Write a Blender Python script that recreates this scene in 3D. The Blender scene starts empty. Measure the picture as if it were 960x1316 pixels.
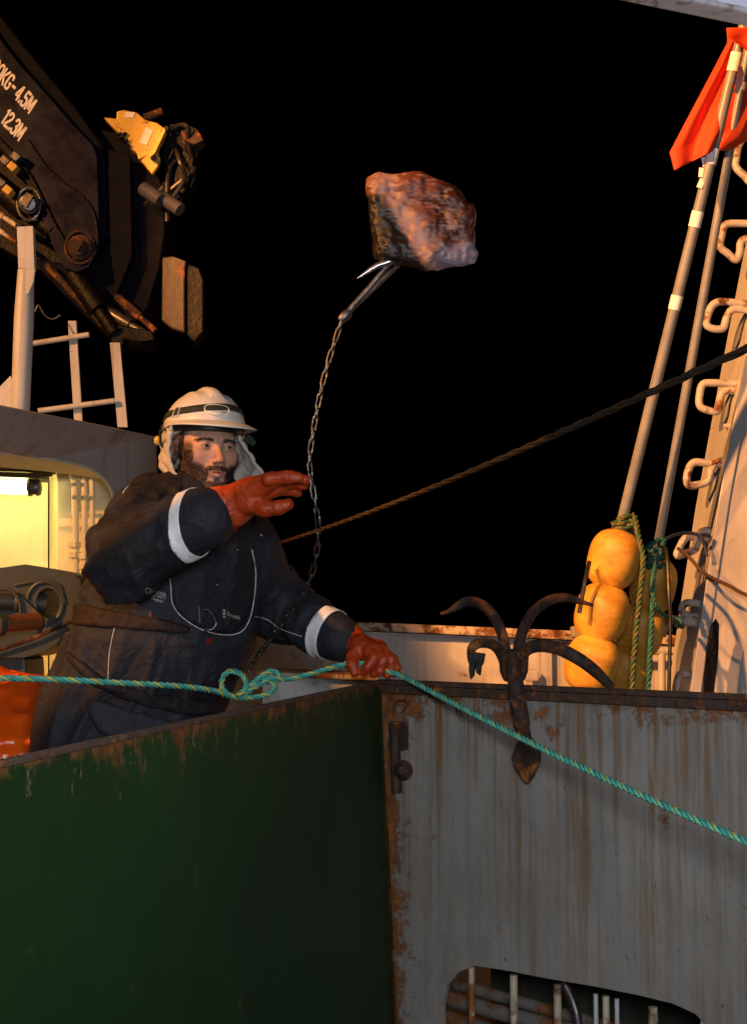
import bpy, bmesh, math, random
import numpy as np
from mathutils import Vector, Matrix
from mathutils.bvhtree import BVHTree
from mathutils.geometry import tessellate_polygon

# ------------------------------------------------------------------ scene, camera, light
S = bpy.context.scene
COL = S.collection
random.seed(7)
FPX, CX, CY, HZ = 1700.0, 480.0, 658.0, 800.0
TH = math.atan((HZ - CY) / FPX)
CAM = Vector((0, 0, 1.1))
cd = bpy.data.cameras.new('camera'); co = bpy.data.objects.new('camera', cd); COL.objects.link(co)
co.location = CAM; co.rotation_euler = (math.pi / 2 + TH, 0, 0)
cd.sensor_fit = 'VERTICAL'; cd.sensor_height = 36; cd.sensor_width = 26.3
cd.lens = FPX / 1316 * 36; cd.clip_end = 3000; cd.clip_start = 0.05
S.camera = co
W = bpy.data.worlds.new('World'); S.world = W; W.use_nodes = True
wn = W.node_tree.nodes; wn.clear()
sky = wn.new('ShaderNodeTexSky'); sky.sky_type = 'NISHITA'; sky.sun_disc = False
sky.sun_elevation = math.radians(-6); sky.sun_rotation = math.radians(200)
bg = wn.new('ShaderNodeBackground'); bg.inputs['Strength'].default_value = 0.004
ow = wn.new('ShaderNodeOutputWorld')
W.node_tree.links.new(sky.outputs[0], bg.inputs[0]); W.node_tree.links.new(bg.outputs[0], ow.inputs[0])
S.view_settings.view_transform = 'Standard'; S.view_settings.look = 'None'
S.view_settings.exposure = 0; S.view_settings.gamma = 1
S.render.engine = 'CYCLES'
S.cycles.use_denoising = True
S.cycles.max_bounces = 6
S.cycles.sample_clamp_indirect = 4

def lamp(name, kind, loc, power, color, target=None, size=0.1, spot=None, blend=0.5):
    l = bpy.data.lights.new(name, kind); o = bpy.data.objects.new(name, l); COL.objects.link(o)
    o.location = loc; l.energy = power; l.color = color
    if kind == 'AREA': l.size = size
    else: l.shadow_soft_size = size
    if spot: l.spot_size = math.radians(spot); l.spot_blend = blend
    if target is not None:
        o.rotation_euler = (Vector(target) - Vector(loc)).to_track_quat('-Z', 'Y').to_euler()
    return o
SODIUM = (1.0, 0.41, 0.11)
# sodium deck floodlight high on the left, behind the photographer
lamp('deck_floodlight', 'SPOT', (-6.3, -1.0, 4.9), 3700, SODIUM, (-0.6, 4.2, 1.4), 0.09, 100, 0.4)
# second, narrower sodium floodlight trained on the mast and the far bulwark
lamp('mast_floodlight', 'SPOT', (-3.2, 0.2, 4.6), 4300, (1.0, 0.375, 0.10), (2.0, 6.4, 1.7), 0.07, 28.5, 0.3)
# the photographer's flash
lamp('camera_flash', 'SPOT', (0.10, -0.05, 1.35), 190, (0.92, 0.94, 1.0), (0.05, 3.0, 1.9), 0.22, 112, 0.8)

# ------------------------------------------------------------------ helpers
ct, st = math.cos(TH), math.sin(TH)
def P(px, py, Y):
    x = (px - CX) / FPX; v = (CY - py) / FPX
    d = Vector((x, ct - v * st, v * ct + st))
    return CAM + d * (Y / d.y)
def pix(X, Y, Z):
    """world arrays -> photograph pixels"""
    dz = Z - CAM.z
    f = Y * ct + dz * st; u = -Y * st + dz * ct
    return CX + FPX * X / f, CY - FPX * u / f
def hitz(px, py, z):
    a = P(px, py, 1.0) - CAM
    return CAM + a * ((z - CAM.z) / a.z)

def wl(o):
    v = Vector((0, 0, 0))
    while o is not None:
        v += o.location; o = o.parent
    return v
def tag(o, label=None, cat=None, group=None, kind=None):
    if label: o['label'] = label
    if cat: o['category'] = cat
    if group: o['group'] = group
    if kind: o['kind'] = kind
    return o
def thing(name, label, cat, loc, group=None):
    o = bpy.data.objects.new(name, None); COL.objects.link(o); o.location = Vector(loc)
    o.empty_display_size = 0.1
    return tag(o, label, cat, group)
def mk(name, verts, faces, mat, parent=None, loc=None, smooth=False, attrs=None, col=None):
    """verts are in world space; the object sits at its parent's place (or at loc)"""
    base = wl(parent) if parent is not None else (Vector(loc) if loc is not None else Vector((0, 0, 0)))
    me = bpy.data.meshes.new(name)
    V = np.asarray(verts, dtype=np.float64).reshape(-1, 3) - np.array(base)[None, :]
    me.from_pydata(V.tolist() if len(V) < 4000 else V.tolist(), [], faces if isinstance(faces, list) else faces.tolist())
    me.update()
    if attrs:
        for k, a in attrs.items():
            at = me.attributes.new(k, 'FLOAT', 'POINT'); at.data.foreach_set('value', np.asarray(a, dtype=np.float32))
    if col is not None:
        at = me.attributes.new('tint', 'FLOAT_COLOR', 'POINT')
        c = np.ones((len(V), 4), dtype=np.float32); c[:, :3] = col
        at.data.foreach_set('color', c.ravel())
    if mat: me.materials.append(mat)
    if smooth: me.polygons.foreach_set('use_smooth', [True] * len(me.polygons))
    o = bpy.data.objects.new(name, me); COL.objects.link(o)
    if parent is not None: o.parent = parent
    elif loc is not None: o.location = base
    return o
def bevel(o, w=0.004, seg=2):
    m = o.modifiers.new('bevel', 'BEVEL'); m.width = w; m.segments = seg; m.limit_method = 'ANGLE'; m.angle_limit = math.radians(40)
    return o
class MB:
    def __init__(s): s.v = []; s.f = []
    def add(s, v, f):
        n = len(s.v); s.v += [tuple(a) for a in v]; s.f += [tuple(i + n for i in q) for q in f]; return s
    def box(s, c, sz, rot=None):
        c = Vector(c); v = []
        for i in (-1, 1):
            for j in (-1, 1):
                for k in (-1, 1):
                    p = Vector((i * sz[0] / 2, j * sz[1] / 2, k * sz[2] / 2))
                    if rot is not None: p = rot @ p
                    v.append(c + p)
        return s.add(v, [(0, 1, 3, 2), (4, 6, 7, 5), (0, 4, 5, 1), (2, 3, 7, 6), (0, 2, 6, 4), (1, 5, 7, 3)])
    def prism(s, pts, ext, holes=()):
        """flat polygon (world points) extruded by vector ext"""
        pts = [Vector(p) for p in pts]; ext = Vector(ext)
        loops = [pts] + [[Vector(p) for p in h] for h in holes]
        allp = [p for l in loops for p in l]; n = len(allp)
        tris = tessellate_polygon([[p for p in l] for l in loops])
        v = allp + [p + ext for p in allp]
        f = [tuple(t) for t in tris] + [tuple(i + n for i in reversed(t)) for t in tris]
        o = 0
        for l in loops:
            m = len(l)
            for i in range(m):
                a, b = o + i, o + (i + 1) % m
                f.append((a, b, b + n, a + n))
            o += m
        return s.add(v, f)
    def tube(s, pts, r, seg=10, cap=True, flat=1.0, nrm=None):
        pts = [Vector(p) for p in pts]; n = len(pts)
        rr = r if isinstance(r, (list, tuple)) else [r] * n
        v = []; prev = None
        for i, p in enumerate(pts):
            t = (pts[min(i + 1, n - 1)] - pts[max(i - 1, 0)])
            if t.length < 1e-9: t = Vector((0, 0, 1))
            t.normalize()
            if prev is None:
                a = Vector(nrm) if nrm is not None else (Vector((0, 0, 1)) if abs(t.z) < 0.9 else Vector((0, 1, 0)))
            else: a = prev
            a = (a - t * a.dot(t)).normalized(); b = t.cross(a); prev = a
            for k in range(seg):
                g = 2 * math.pi * k / seg
                v.append(p + a * (math.cos(g) * rr[i]) + b * (math.sin(g) * rr[i] * flat))
        f = [(i * seg + k, i * seg + (k + 1) % seg, (i + 1) * seg + (k + 1) % seg, (i + 1) * seg + k) for i in range(n - 1) for k in range(seg)]
        if cap: f += [tuple(reversed(range(seg))), tuple(range((n - 1) * seg, n * seg))]
        return s.add(v, f)
    def lathe(s, a, b, prof, seg=24):
        """prof: (t along a->b 0..1, radius)"""
        a, b = Vector(a), Vector(b)
        t = (b - a).normalized(); u = t.orthogonal().normalized(); w = t.cross(u); v = []
        for q, r in prof:
            c = a + (b - a) * q
            for k in range(seg):
                g = 2 * math.pi * k / seg
                v.append(c + (u * math.cos(g) + w * math.sin(g)) * max(r, 1e-4))
        n = len(prof)
        f = [(i * seg + k, i * seg + (k + 1) % seg, (i + 1) * seg + (k + 1) % seg, (i + 1) * seg + k) for i in range(n - 1) for k in range(seg)]
        f += [tuple(reversed(range(seg))), tuple(range((n - 1) * seg, n * seg))]
        return s.add(v, f)
    def obj(s, name, mat, parent=None, loc=None, smooth=False, bev=None, attrs=None):
        o = mk(name, s.v, s.f, mat, parent, loc, smooth, attrs)
        if smooth:
            me = o.data
            bm = bmesh.new(); bm.from_mesh(me)
            bmesh.ops.recalc_face_normals(bm, faces=bm.faces)
            for e in bm.edges:
                if len(e.link_faces) == 2 and e.calc_face_angle(0) > math.radians(38): e.smooth = False
            bm.to_mesh(me); bm.free()
        else:
            bm = bmesh.new(); bm.from_mesh(o.data); bmesh.ops.recalc_face_normals(bm, faces=bm.faces); bm.to_mesh(o.data); bm.free()
        if bev: bevel(o, bev)
        return o
def PP(pts, Y):
    return [P(a, b, Y(a) if callable(Y) else Y) for a, b in pts]
def smooth_path(pts, n=6):
    pts = [Vector(p) for p in pts]; out = []
    for i in range(len(pts) - 1):
        p0, p1, p2, p3 = pts[max(i - 1, 0)], pts[i], pts[i + 1], pts[min(i + 2, len(pts) - 1)]
        for k in range(n):
            t = k / n
            out.append(0.5 * ((2 * p1) + (p2 - p0) * t + (2 * p0 - 5 * p1 + 4 * p2 - p3) * t * t + (3 * p1 - p0 - 3 * p2 + p3) * t ** 3))
    out.append(pts[-1]); return out
def resample(pts, step):
    out = [pts[0]]; acc = 0
    for i in range(len(pts) - 1):
        a, b = pts[i], pts[i + 1]; L = (b - a).length; d = step - acc
        while d <= L and L > 1e-9:
            out.append(a.lerp(b, d / L)); d += step
        acc = (acc + L) % step if L > 1e-9 else acc
    return out

# ------------------------------------------------------------------ materials
def ramp_set(nd, stops):
    cr = nd.color_ramp
    while len(cr.elements) < len(stops): cr.elements.new(0.5)
    for e, (p, c) in zip(cr.elements, stops):
        e.position = p; e.color = (c, c, c, 1) if isinstance(c, (int, float)) else (c[0], c[1], c[2], 1)
class Mat:
    def __init__(s, name):
        s.m = bpy.data.materials.new(name); s.m.use_nodes = True; s.t = s.m.node_tree
        s.t.nodes.clear(); s.out = s.t.nodes.new('ShaderNodeOutputMaterial')
        s.b = s.t.nodes.new('ShaderNodeBsdfPrincipled'); s.t.links.new(s.b.outputs[0], s.out.inputs[0])
        s.tc = s.t.nodes.new('ShaderNodeTexCoord')
    def put(s, node, sock, val):
        i = node.inputs[sock]
        if isinstance(val, bpy.types.NodeSocket): s.t.links.new(val, i)
        elif isinstance(val, (tuple, list)) and len(val) == 3 and i.type == 'RGBA': i.default_value = (*val, 1)
        else: i.default_value = val
    def n(s, typ, props=None, **kw):
        nd = s.t.nodes.new(typ)
        for k, v in (props or {}).items(): setattr(nd, k, v)
        for k, v in kw.items():
            k = int(k[1:]) if k[0] == 'i' and k[1:].isdigit() else k.replace('_', ' ')
            s.put(nd, k, v)
        return nd
    def mapped(s, scale):
        return s.n('ShaderNodeMapping', Vector=s.tc.outputs['Object'], Scale=scale).outputs[0]
    def noise(s, scale, detail=6, rough=0.6, vec=None, dist=0.0):
        return s.n('ShaderNodeTexNoise', Vector=vec if vec is not None else s.tc.outputs['Object'], Scale=float(scale), Detail=float(detail), Roughness=rough, Distortion=dist).outputs[0]
    def ramp(s, fac, stops):
        r = s.n('ShaderNodeValToRGB', Fac=fac); ramp_set(r, stops); return r.outputs[0]
    def mix(s, fac, a, b):
        r = s.n('ShaderNodeMix', {'data_type': 'RGBA'})
        s.put(r, 0, fac); s.put(r, 6, a if not isinstance(a, tuple) else (*a, 1)); s.put(r, 7, b if not isinstance(b, tuple) else (*b, 1))
        return r.outputs[2]
    def math(s, op, a, b=0.0, clamp=False):
        r = s.n('ShaderNodeMath', {'operation': op, 'use_clamp': clamp}); s.put(r, 0, a); s.put(r, 1, b); return r.outputs[0]
    def maprange(s, v, a, b, c, d):
        r = s.n('ShaderNodeMapRange'); s.put(r, 0, v)
        for i, x in enumerate((a, b, c, d)): r.inputs[i + 1].default_value = x
        return r.outputs[0]
    def attr(s, name): return s.n('ShaderNodeAttribute', {'attribute_name': name}).outputs['Fac']
    def attrc(s, name): return s.n('ShaderNodeAttribute', {'attribute_name': name}).outputs['Color']
    def bump(s, h, strength=0.3, dist=0.01, normal=None):
        b = s.n('ShaderNodeBump', Height=h, Strength=strength, Distance=dist)
        if normal is not None: s.put(b, 'Normal', normal)
        s.t.links.new(b.outputs[0], s.b.inputs['Normal']); return b.outputs[0]
    def set(s, **kw):
        for k, v in kw.items(): s.put(s.b, k.replace('_', ' '), v)
        return s

def plain(name, c, rough=0.5, metal=0.0, var=0.25, vs=9.0, bump=0.25, bs=60, bd=0.004):
    m = Mat(name); nz = m.noise(vs, 8, 0.65)
    f = m.ramp(nz, [(0.3, 0.0), (0.72, 1.0)])
    c2 = tuple(x * (1 - var) for x in c); c1 = tuple(min(1, x * (1 + var * 0.5)) for x in c)
    m.set(Base_Color=m.mix(f, c2, c1), Metallic=metal, Roughness=m.maprange(nz, 0.2, 0.8, max(0.05, rough - 0.12), min(1, rough + 0.15)))
    if bump: m.bump(m.noise(bs, 6, 0.6), bump, bd)
    return m.m
R_DARK, R_MID, R_OR = (0.035, 0.012, 0.005), (0.16, 0.05, 0.012), (0.36, 0.13, 0.025)
def rustcol(m, s=14):
    a = m.noise(s, 8, 0.7)
    return m.ramp(a, [(0.3, R_DARK), (0.5, R_MID), (0.72, R_OR)])
def worn(name, c, thr=0.6, streak=0.0, rough=0.45, ps=5.0, bump=0.35, top=None, soft=0.05, dirt=0.3, sscale=(24, 24, 1.1)):
    """paint with rust patches; thr lower = more rust. top: rust gathers within that many metres under object z = 0 via attribute 'drop'"""
    m = Mat(name)
    big = m.noise(ps, 10, 0.68, dist=0.3)
    if top:
        g = m.maprange(m.attr('drop'), 0.0, top, 0.2, 0.0)
        big2 = m.math('ADD', big, g)
    else: big2 = big
    patch = m.ramp(big2, [(thr - soft, 0.0), (thr + soft, 1.0)])
    st_ = m.noise(1.0, 7, 0.62, vec=m.mapped(sscale), dist=0.15)
    sf = m.ramp(st_, [(0.52, 0.0), (0.72, 1.0)])
    if top: sf = m.math('MULTIPLY', sf, m.maprange(m.attr('drop'), 0.0, top * 4, 1.0, 0.22))
    sf = m.math('MULTIPLY', sf, streak, True)
    dn = m.ramp(m.noise(2.3, 9, 0.7), [(0.35, 1.0), (0.7, 1.0 - dirt)])
    base = m.n('ShaderNodeMix', {'data_type': 'RGBA', 'blend_type': 'MULTIPLY'})
    m.put(base, 0, 1.0); m.put(base, 6, (*c, 1)); m.put(base, 7, dn)
    col = m.mix(sf, base.outputs[2], (0.17, 0.085, 0.03))
    col = m.mix(patch, col, rustcol(m))
    m.set(Base_Color=col, Roughness=m.mix(patch, (rough,) * 3, (0.85,) * 3))
    h = m.math('ADD', m.math('MULTIPLY', m.noise(45, 6, 0.65), 0.5), m.math('MULTIPLY', patch, 0.6))
    h = m.math('ADD', h, m.math('MULTIPLY', m.noise(7, 3, 0.5), 0.8))
    m.bump(h, bump, 0.006)
    return m.m
def tinted(name, rough=0.6, bump=0.3, bs=90, bd=0.002, sub=0.0, coat=0.0, spec=0.5):
    m = Mat(name); m.set(Base_Color=m.attrc('tint'), Roughness=rough)
    m.b.inputs['Specular IOR Level'].default_value = spec
    if sub: m.set(Subsurface_Weight=sub); m.b.inputs['Subsurface Radius'].default_value = (0.012, 0.004, 0.002); m.b.inputs['Subsurface Scale'].default_value = 0.5
    if coat: m.set(Coat_Weight=coat, Coat_Roughness=0.15)
    m.bump(m.noise(bs, 6, 0.6), bump, bd)
    return m.m
M = {}
M['navy'] = plain('navy_crane_paint', (0.0018, 0.0022, 0.016), 0.34, 0, 0.4, 12, 0.12, 120, 0.002)
M['navy'].node_tree.nodes['Principled BSDF'].inputs['Specular IOR Level'].default_value = 0.25
M['black_steel'] = plain('black_greasy_steel', (0.0035, 0.003, 0.0028), 0.45, 0.1, 0.5, 20, 0.6, 60, 0.006)
M['black_steel'].node_tree.nodes['Principled BSDF'].inputs['Specular IOR Level'].default_value = 0.2
M['letter'] = plain('stencil_white_paint', (0.72, 0.68, 0.62), 0.6, 0, 0.15, 30, 0.1)
M['white'] = worn('white_ship_paint', (0.60, 0.60, 0.60), 0.67, 0.25, 0.4, 6, 0.3)
M['white_rust'] = worn('white_paint_rusting', (0.60, 0.59, 0.57), 0.66, 0.45, 0.45, 8, 0.45)
M['rung'] = worn('rung_paint_rusting', (0.58, 0.56, 0.52), 0.56, 0.3, 0.45, 16, 0.4)
M['wallgrey'] = worn('deckhouse_grey_white_paint', (0.37, 0.37, 0.38), 0.72, 0.75, 0.5, 4, 0.4, sscale=(14, 14, 0.8))
M['rail_rust'] = worn('rusty_rail_paint', (0.62, 0.52, 0.38), 0.53, 0.6, 0.55, 15, 0.6)
M['rust'] = worn('bare_rust', (0.026, 0.014, 0.010), 0.53, 0.3, 0.75, 22, 1.0)
M['caprail'] = worn('cap_rail_rust', (0.06, 0.035, 0.024), 0.56, 0.5, 0.7, 26, 0.9)
M['alcove'] = worn('alcove_cream_paint', (0.70, 0.66, 0.50), 0.74, 0.15, 0.45, 5, 0.2, dirt=0.2)
M['gear'] = worn('gear_green_grey_paint', (0.050, 0.058, 0.045), 0.66, 0.3, 0.45, 7, 0.3)
M['yellow'] = worn('yellow_bracket_paint', (0.65, 0.40, 0.06), 0.62, 0.3, 0.4, 26, 0.5)
M['hose'] = plain('black_rubber_hose', (0.015, 0.015, 0.015), 0.4, 0, 0.3, 30, 0.2)
M['steel'] = plain('bright_steel', (0.45, 0.45, 0.46), 0.28, 0.9, 0.3, 40, 0.3, 90, 0.002)
M['dullsteel'] = plain('dull_galvanised_steel', (0.16, 0.15, 0.15), 0.38, 0.8, 0.4, 50, 0.4, 90, 0.002)
M['polegrey'] = plain('pole_grey_fibreglass', (0.24, 0.26, 0.28), 0.35, 0, 0.25, 9, 0.15)
M['tape'] = plain('reflective_tape', (0.98, 0.98, 0.98), 0.35, 0, 0.06, 60, 0.4, 120, 0.002)
M['float'] = None
M['wire'] = plain('tarred_wire', (0.022, 0.013, 0.009), 0.55, 0.2, 0.5, 40, 0.8, 90, 0.004)
M['cord_blue'] = plain('blue_cord', (0.02, 0.035, 0.10), 0.7, 0, 0.4, 60, 0.5)
M['cord_brown'] = plain('brown_cord', (0.10, 0.055, 0.028), 0.7, 0, 0.4, 60, 0.5)
M['crane_dark'] = plain('crane_shadow_navy_paint', (0.0010, 0.0012, 0.006), 0.75, 0, 0.4, 12, 0.15, 120, 0.003)  # near-black copy of the navy; shade on boom box and knuckle is painted in
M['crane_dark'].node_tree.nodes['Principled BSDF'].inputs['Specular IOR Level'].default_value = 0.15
M['roof'] = worn('roof_white_paint', (0.66, 0.70, 0.80), 0.80, 0.1, 0.4, 6, 0.25, dirt=0.15)
M['roof_edge'] = worn('roof_edge_paint', (0.55, 0.53, 0.55), 0.60, 0.3, 0.4, 14, 0.6, dirt=0.3)
M['deck'] = worn('deck_green_paint', (0.045, 0.06, 0.05), 0.6, 0.1, 0.5, 3, 0.5)
m = Mat('night_sea'); m.set(Base_Color=(0.004, 0.006, 0.008), Roughness=0.12); m.bump(m.noise(1.4, 8, 0.6), 0.6, 0.4); M['sea'] = m.m
M['dimpipe'] = worn('dirty_pipe_paint', (0.20, 0.19, 0.175), 0.56, 0.4, 0.5, 9, 0.4)
# yellow floats: faint moulding rings, scuffs and dirt
m = Mat('yellow_float_plastic')
nz = m.noise(9, 9, 0.7); ring = m.noise(1.0, 4, 0.6, vec=m.mapped((3, 3, 90)))
c = m.mix(m.ramp(nz, [(0.38, 0.0), (0.62, 1.0)]), (0.50, 0.24, 0.025), (0.80, 0.46, 0.07))
c = m.mix(m.ramp(m.noise(38, 8, 0.75), [(0.62, 0.0), (0.72, 1.0)]), c, (0.16, 0.07, 0.02))
c = m.mix(m.ramp(ring, [(0.5, 0.0), (0.8, 0.45)]), c, (0.42, 0.20, 0.03))
m.set(Base_Color=c, Roughness=0.5); m.bump(m.math('ADD', ring, m.noise(50, 5, 0.6)), 0.25, 0.004)
m.set(Subsurface_Weight=0.08); M['float'] = m.m
m = Mat('orange_flag_cloth'); m.set(Base_Color=m.mix(m.ramp(m.noise(5, 6, 0.6), [(0.3, 0.0), (0.7, 1.0)]), (0.62, 0.045, 0.010), (0.78, 0.075, 0.016)), Roughness=0.75)
m.bump(m.noise(300, 2, 0.5), 0.15, 0.002); M['flag'] = m.m
# ------------------------------------------------------------------ twisted rope
def rope_mat(name, rough=0.6):
    m = Mat(name); m.set(Base_Color=m.attrc('tint'), Roughness=rough); m.bump(m.noise(400, 4, 0.6), 0.4, 0.002); return m.m
M['rope'] = rope_mat('laid_rope')
def rope(name, path, rad, cols, parent=None, pitch=6.0, seg=6, closed_noise=0.25, step=None, loc=None, tracer=None):
    path = resample(path, step or rad * 1.1)
    n = len(path); V = []; F = []; C = []
    fr = []; prev = None
    for i, p in enumerate(path):
        t = (path[min(i + 1, n - 1)] - path[max(i - 1, 0)]).normalized()
        a = prev if prev is not None else t.orthogonal().normalized()
        a = (a - t * a.dot(t)).normalized(); prev = a; fr.append((p, a, t.cross(a), t))
    L = 0
    for s_ in range(3):
        sr = rad * 0.56; base = len(V); L = 0
        for i, (p, a, b, t) in enumerate(fr):
            if i: L += (fr[i][0] - fr[i - 1][0]).length
            g = 2 * math.pi * (L / (rad * pitch) + s_ / 3)
            c = p + (a * math.cos(g) + b * math.sin(g)) * rad * 0.48
            o = a * math.cos(g) + b * math.sin(g); q = t.cross(o)
            k0 = 0.85 + 0.3 * random.random()
            for k in range(seg):
                h = 2 * math.pi * k / seg
                V.append(c + o * math.cos(h) * sr + q * math.sin(h) * sr)
                cc = cols[s_ % len(cols)]
                if tracer and s_ == 2 and (k < tracer[1]): cc = tracer[0]
                C.append([x * k0 for x in cc])
        for i in range(n - 1):
            for k in range(seg):
                F.append((base + i * seg + k, base + i * seg + (k + 1) % seg, base + (i + 1) * seg + (k + 1) % seg, base + (i + 1) * seg + k))
        F.append(tuple(base + k for k in reversed(range(seg)))); F.append(tuple(base + (n - 1) * seg + k for k in range(seg)))
    o = mk(name, V, F, M['rope'], parent, loc if parent is None else None, True, col=np.array(C))
    return o
def at_paths(lst):  # [(px,py,Y)]
    return [P(*a) for a in lst]

# ------------------------------------------------------------------ deck and sea
mb = MB(); mb.add([(-7, -2.5, 0), (3.2, -2.5, 0), (3.2, 7.4, 0), (-7, 7.4, 0)], [(0, 1, 2, 3)])
tag(mb.obj('deck', M['deck']), kind='structure')
mb = MB(); mb.add([(-900, -900, -2.6), (900, -900, -2.6), (900, 900, -2.6), (-900, 900, -2.6)], [(0, 1, 2, 3)])
tag(mb.obj('sea', M['sea']), kind='structure')
mb = MB(); mb.prism([(-7, -2.5, -0.02), (3.2, -2.5, -0.02), (3.2, 7.4, -0.02), (-7, 7.4, -0.02)], (0, 0, -3.2))
tag(mb.obj('hull', M['gear'], loc=(0, 0, 0)), 'dark ship hull carrying the deck above the black night sea', 'hull')

# ------------------------------------------------------------------ near bulwarks
A = P(490, 877, 3.5); B = P(960, 896, 2.77); ZT = A.z
wdir = Vector((B.x - A.x, B.y - A.y, 0)).normalized(); wn_ = Vector((-wdir.y, wdir.x, 0))  # away from camera
if wn_.y < 0: wn_ = -wn_
def onw(px, py, off=0.0):
    d = P(px, py, 1.0) - CAM; o = A + wn_ * off
    return CAM + d * ((o - CAM).dot(wn_) / d.dot(wn_))
def U(u, z, off=0.0): return A + wdir * u + wn_ * off + Vector((0, 0, z - ZT))
def upar(p): return (p - A).dot(wdir)
slotpx = [(569, 1330), (568, 1292), (574, 1268), (588, 1250), (610, 1241), (655, 1248), (700, 1257), (760, 1267), (820, 1279), (865, 1290), (893, 1303), (915, 1325), (922, 1350), (905, 1385), (850, 1392), (760, 1375), (680, 1362), (600, 1355), (578, 1345)]
slot = []
for a, b in slotpx:
    p = onw(a, b); p.z = max(p.z, 0.03); slot.append(p)
root = thing('steel_bulwark', 'grey painted steel bulwark streaked with rust under the hanging grapnel', 'bulwark', U(0, 0))
outl = [U(0.0, ZT), U(2.3, ZT), U(2.3, 0.0), U(0.06, 0.0)]
mb = MB(); mb.prism(outl, wn_ * 0.012, [slot])
vs = [Vector(v) for v in mb.v]
# distance to the slot and to the hinge corner, for rust that gathers there
mwall = Mat('grey_bulwark_paint')
drop = mwall.attr('drop'); uu = mwall.attr('along')
big = mwall.noise(6, 10, 0.7, dist=0.4); fine = mwall.noise(30, 9, 0.72)
def sub(a, b): return mwall.math('SUBTRACT', a, b)
def mul(a, b): return mwall.math('MULTIPLY', a, b)
def add(a, b): return mwall.math('ADD', a, b)
corner = mwall.maprange(uu, 0.03, 0.15, 0.24, 0.0)
corner = mul(corner, mwall.maprange(drop, 0.0, 0.9, 0.8, 1.25))
toprust = mwall.maprange(drop, 0.02, 0.13, 0.19, 0.0)
slotrust = mul(mwall.maprange(mwall.math('ABSOLUTE', sub(drop, add(0.705, mul(uu, 0.004)))), 0.0, 0.035, 0.17, 0.0), mwall.maprange(uu, 0.09, 0.14, 0.0, 1.0))
tot = add(add(big, mul(sub(fine, 0.5), 0.5)), add(add(corner, toprust), slotrust))
patch = mwall.ramp(tot, [(0.655, 0.0), (0.72, 1.0)])
s1 = mwall.n('ShaderNodeCombineXYZ', X=mul(uu, 42.0), Y=mul(drop, 1.7), Z=0.0).outputs[0]
s2 = mwall.n('ShaderNodeCombineXYZ', X=mul(uu, 14.0), Y=mul(drop, 0.7), Z=4.0).outputs[0]
n1 = mwall.noise(1.0, 8, 0.62, vec=s1, dist=0.12); n2 = mwall.noise(1.0, 6, 0.6, vec=s2, dist=0.1)
k1 = mwall.ramp(n1, [(0.45, 0.0), (0.54, 0.65), (0.66, 1.0)])
k2 = mwall.ramp(n2, [(0.40, 0.15), (0.58, 1.0)])
fall = mwall.maprange(drop, 0.02, 0.75, 1.3, 0.35)
stain = mwall.math('MULTIPLY', mul(k1, k2), fall, True)
stain_glow = mwall.math('MULTIPLY', mwall.ramp(n2, [(0.5, 0.0), (0.8, 0.5)]), fall, True)
cbase = mwall.mix(mwall.ramp(mwall.noise(3, 8, 0.65), [(0.3, 0.0), (0.7, 1.0)]), (0.20, 0.192, 0.178), (0.30, 0.29, 0.27))
cbase = mwall.mix(stain_glow, cbase, (0.20, 0.135, 0.06))  # yellow-brown rust runs; their warm tone also paints in the sodium light up high
cbase = mwall.mix(mul(stain, 0.9), cbase, (0.17, 0.078, 0.018))
specks = mwall.ramp(mwall.noise(55, 3, 0.5), [(0.70, 0.0), (0.74, 1.0)])
cbase = mwall.mix(mul(specks, 0.6), cbase, (0.08, 0.05, 0.035))
mwall.set(Base_Color=mwall.mix(patch, cbase, rustcol(mwall, 30)), Roughness=mwall.mix(patch, (0.5,) * 3, (0.9,) * 3))
hh = add(mul(mwall.noise(4.5, 4, 0.5), 3.6), add(mul(mwall.noise(70, 7, 0.7), 0.35), mul(patch, 0.5)))
scr = mwall.ramp(mwall.noise(14, 2, 0.4, dist=2.5), [(0.49, 0.0), (0.5, 1.0), (0.51, 0.0)])
mwall.bump(add(hh, mul(scr, 0.04)), 0.6, 0.008)
mb.obj('plate', mwall.m, root, attrs={'drop': [ZT - v.z for v in vs], 'along': [upar(v) for v in vs]})
mb = MB(); mb.prism([U(-0.004, ZT - 0.004, -0.014), U(2.3, ZT - 0.004, -0.014), U(2.3, ZT - 0.004, 0.024), U(-0.004, ZT - 0.004, 0.024)], (0, 0, 0.012))
mb.prism([U(-0.004, ZT - 0.026, -0.016), U(2.3, ZT - 0.026, -0.016), U(2.3, ZT - 0.026, -0.002), U(-0.004, ZT - 0.026, -0.002)], (0, 0, 0.021))
mb.obj('cap_rail', M['caprail'], root, bev=0.002)
for px_, w_, mt in ((606, 8, 'rail_rust'), (660, 10, 'rail_rust'), (716, 10, 'rail_rust'), (765, 6, 'white'), (778, 9, 'rail_rust'), (792, 6, 'white'), (838, 12, 'rail_rust'), (903, 9, 'white')):
    p = onw(px_, 1262, 0.03); q = p.copy(); q.z = 0.0; p.z = 0.262
    mb = MB(); mb.tube([q, p], w_ / FPX * p.y / 2, 10)
    mb.obj('grating_bar', M[mt], root, smooth=True)
mb = MB(); mb.prism([U(0.02, 0.0, 0.42), U(2.3, 0.0, 0.42), U(2.3, 0.5, 0.42), U(0.02, 0.5, 0.42)], wn_ * 0.01); mb.obj('added_shade_plate', M['gear'], root)  # added dark plate that keeps the freeing port dark inside
mb = MB(); mb.prism([U(0.02, 0.48, 0.02), U(2.3, 0.48, 0.02), U(2.3, 0.48, 0.43), U(0.02, 0.48, 0.43)], (0, 0, 0.01)); mb.obj('added_shade_cover', M['gear'], root)  # added top of the same dark box, shuts light out of the port
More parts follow.
